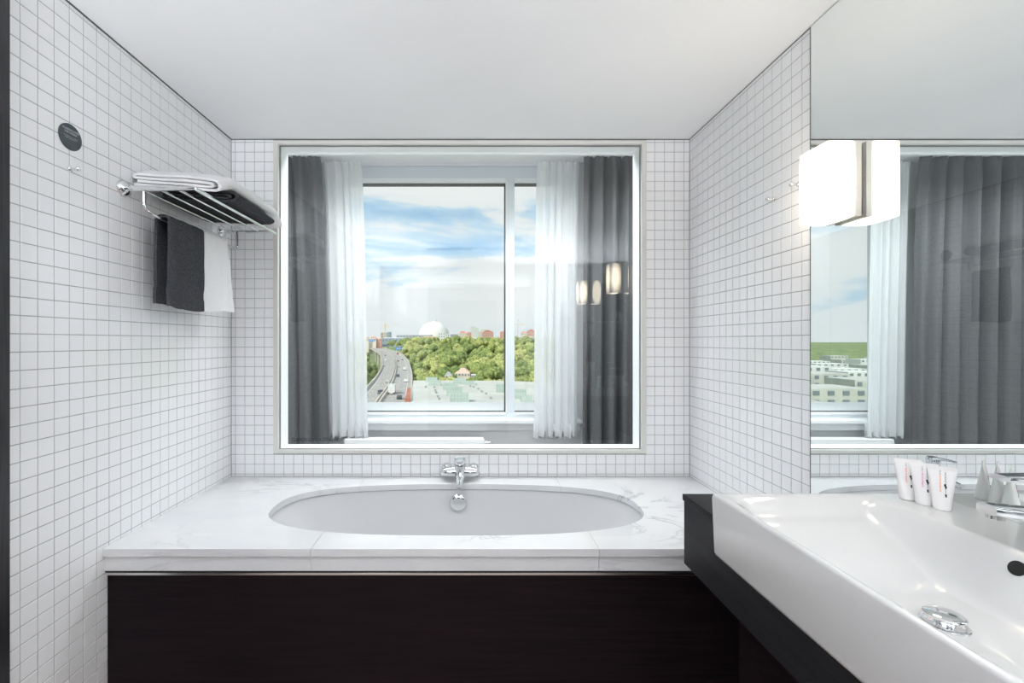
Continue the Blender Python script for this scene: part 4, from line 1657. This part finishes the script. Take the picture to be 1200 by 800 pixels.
block('apartment_block', 586.3, 593.5, 389.2, 400, 960, 'salmon', 'salmon block left of the window mullion', roof='redroof', rh=2.5, wins=(3, 4))
block('apartment_block', 594, 604, 389.2, 400, 960, 'cream', 'cream block behind the window mullion', roof='redroof', rh=2, wins=(3, 4))
block('long_hall', 600, 640, 394.8, 399.5, 935, 'greybld', 'long low grey hall under the red blocks at right', roof='offwhite', rh=.6, depth=12)
block('apartment_block', 610.5, 617.5, 389.6, 396, 1000, 'cream', 'cream block with red roof by the right crane', roof='redroof', rh=2.5, wins=(4, 2))
block('apartment_block', 617.5, 628, 388.2, 396, 1000, 'salmon', 'red apartment block by the right sheer curtain', roof='redroof', rh=5, wins=(4, 3), gable=True)
block('unfinished_tower', 446, 453.5, 389.5, 396, 1500, 'concrete', 'grey building under construction below the left crane', wins=(2, 2))
block('glass_office', 453.8, 458, 388.8, 396, 1500, 'bluebld', 'pale blue office beside the unfinished tower', wins=(2, 3))
block('long_hall', 447.5, 478, 396.0, 401, 1345, 'bluebld', 'long blue-grey hall with white roof behind the motorway', roof='offwhite', rh=1.5, depth=30, wins=(8, 1))
block('row_house', 429, 432, 396.2, 400, 1300, 'cream', 'house with red roof at the sheer curtain edge', roof='redroof', rh=3, wins=(2, 1))
block('row_house', 434, 440.5, 395.8, 400, 1310, 'cream', 'house with red roof left of the construction site', roof='redroof', rh=3.5, wins=(3, 1))
block('row_house', 441.5, 446.5, 396.6, 400, 1320, 'salmon', 'small salmon house beside the construction site', roof='pinkroof', rh=2, wins=(2, 1))
block('villa', 533, 551, 437.0, 441, 232, 'cream', 'pale villa with pink roof among the trees', roof='pinkroof', rh=2.0, depth=16, wins=(5, 1))
block('villa', 552, 561.5, 439, 441.5, 226, 'offwhite', 'small white annex beside the pink-roofed villa', depth=6, wins=(4, 1))
block('garden_house', 521, 530, 439.6, 443, 214, 'cream', 'little house with dark roof among the trees', roof='greybld', rh=1.6, depth=4, wins=(2, 1))
block('grey_office', 491, 500, 399.5, 406, 900, 'bluebld', 'grey office half hidden by trees below the dome', depth=15, wins=(4, 2))
block('grey_office', 512, 523, 400.5, 407, 820, 'offwhite', 'white building among the trees below the dome', depth=15, wins=(4, 1))
# far buildings seen obliquely in the mirror
for i in range(14):
    y = 200 + 48 * i
    x = -y * (.80 + .16 * ((i * 7) % 5) / 4)
    w = R.uniform(30, 44)
    k = F / y
    px0 = CX + x * k
    block('rooftop_block', px0, px0 + w * k, CY + R.uniform(24, 30) * k, CY + 36 * k, y, R.choice(['offwhite', 'roofing', 'offwhite']), 'pale city block seen obliquely through the window in the mirror', wins=(5, 2), depth=26, group='city blocks seen in the mirror')


def crane(px, pt, pb, y, jib, m, label):
    a, c = P(px, pt, y), P(px, pb, y)
    k = y / F
    base = min(c.z, ground_z(c.x, y)) - 1
    o = empty('tower_crane', (c.x, y, base), label, 'crane')
    zj = a.z - (a.z - c.z) * .28
    mk('mast', box(NB(), c.x - .45 * k, c.x + .45 * k, y - .45 * k, y + .45 * k, base, a.z), m, o)
    mk('jib', box(NB(), c.x - .1 * jib * k, c.x + jib * k, y - .3 * k, y + .3 * k, zj - .3 * k, zj + .3 * k), 'crane', o)
    mk('counter_jib', box(NB(), c.x - .35 * abs(jib) * k, c.x - .1 * jib * k, y - .3 * k, y + .3 * k, zj - .3 * k, zj + .35 * k), 'crane', o)
    mk('cab', box(NB(), c.x - .8 * k, c.x + .8 * k, y - .8 * k, y + .8 * k, zj - 2.6 * k, zj - 1.2 * k), m, o)
    for s_, l_ in ((1, .8 * jib), (-1, .3 * jib)):
        mk('tie', tube(NB(), [(c.x, y, a.z), (c.x + s_ * abs(l_) * k, y, zj + .3 * k)], .12 * k, 6), m, o)


crane(451.4, 379, 390, 1480, 6, 'crane', 'yellow tower crane above the unfinished tower')
crane(606.8, 374.5, 394, 1020, 7.5, 'cranegrey', 'grey and yellow tower crane right of the mullion')

# trees
def tree_mesh(seed, nb, hgt, rad):
    rr = random.Random(seed)
    bm = NB()
    for i in range(nb):
        t = rr.random()
        zc_ = hgt * (.32 + .55 * t)
        rmax = rad * math.sqrt(max(.05, 1 - ((zc_ / hgt - .52) / .52) ** 2)) * .72
        a = rr.uniform(0, 6.283)
        q = rmax * math.sqrt(rr.random())
        s = rad * rr.uniform(.30, .50)
        b2 = NB()
        bmesh.ops.create_icosphere(b2, subdivisions=3, radius=1)
        off = Vector((q * math.cos(a), q * math.sin(a), zc_))
        for v in b2.verts:
            n_ = noise.noise(v.co * 2.2 + Vector((seed, i * 7.1, 0))) * .34 + noise.noise(v.co * 6 + Vector((i, seed, 3))) * .22
            v.co = off + v.co * s * (1 + n_) * Vector((1, 1, .85)).length / 1.65
        merge(bm, b2)
    tube(bm, [(0, 0, -1.5), (0, 0, hgt * .5)], [rad * .06, rad * .04], 7)
    me = bpy.data.meshes.new('deciduous_tree')
    bm.to_mesh(me)
    bm.free()
    me.materials.append(M['leaf'])
    me.polygons.foreach_set('use_smooth', [True] * len(me.polygons))
    return me


tmes = [tree_mesh(s, 15, 17, 7.2) for s in range(5)]


def plant(x, y, s, label='leafy green deciduous tree in the wooded belt outside', group='trees in the wooded belt'):
    o = bpy.data.objects.new('deciduous_tree', R.choice(tmes))
    col.objects.link(o)
    o.location = (x, y, ground_z(x, y))
    o.rotation_euler = (0, 0, R.uniform(0, 6.28))
    o.scale = (s * R.uniform(.9, 1.15), s * R.uniform(.9, 1.15), s)
    tag(o, label, 'tree', group)


def clear(x, y, m=7):
    if y < 190 and x > -26:
        return False
    if y < 1700 and lerp_tab(RL, y) - m < x < lerp_tab(RR, y) + m + y * .004:
        return False
    if 205 < y < 226 and CX + F * x / y > 515 and CX + F * x / y < 566:
        return False
    if 226 <= y < 250 and 530 < CX + F * x / y < 564:
        return False
    return True


spots = []


def apart(x, y, s):
    for (a, b_, q) in spots:
        if (a - x) ** 2 + (b_ - y) ** 2 < (5.6 * (s + q)) ** 2:
            return False
    spots.append((x, y, s))
    return True


for y, n, s in ((198, 17, .72), (212, 16, .85), (232, 17, .95), (256, 19, 1.0), (285, 20, 1.0), (320, 21, 1.03), (362, 22, 1.05), (412, 23, 1.08), (475, 24, 1.12), (550, 25, 1.2), (640, 26, 1.3), (750, 27, 1.4), (880, 28, 1.45)):
    for i in range(n):
        for _ in range(12):
            px = 474 + (718 - 474) * (i + R.uniform(-.2, 1.2)) / n
            yy_ = y * R.uniform(.955, 1.045)
            x = (px - CX) * yy_ / F
            sz = s * R.uniform(.82, 1.12)
            if clear(x, yy_) and apart(x, yy_, sz):
                plant(x, yy_, sz)
                break
for i in range(26):
    yy_ = R.uniform(230, 1150)
    px = R.uniform(424, 450)
    x = (px - CX) * yy_ / F
    if x < lerp_tab(RL, yy_) - 12 and apart(x, yy_, 1.2):
        plant(x, yy_, R.uniform(1.0, 1.4), 'leafy green tree in the valley left of the motorway', 'trees left of the motorway')
for px, yy_, s in ((450, 1310, 1.0), (453, 1300, 1.1), (457, 1270, 1.0), (461, 1200, 1.1), (465, 1140, .8), (470, 1050, 1.2), (474, 1000, 1.3), (478, 930, 1.35), (482, 960, 1.3), (486, 985, 1.4)):
    apart((px - CX) * yy_ / F, yy_, s)
    plant((px - CX) * yy_ / F, yy_, s, 'leafy green tree along the outer edge of the motorway', 'trees along the motorway')
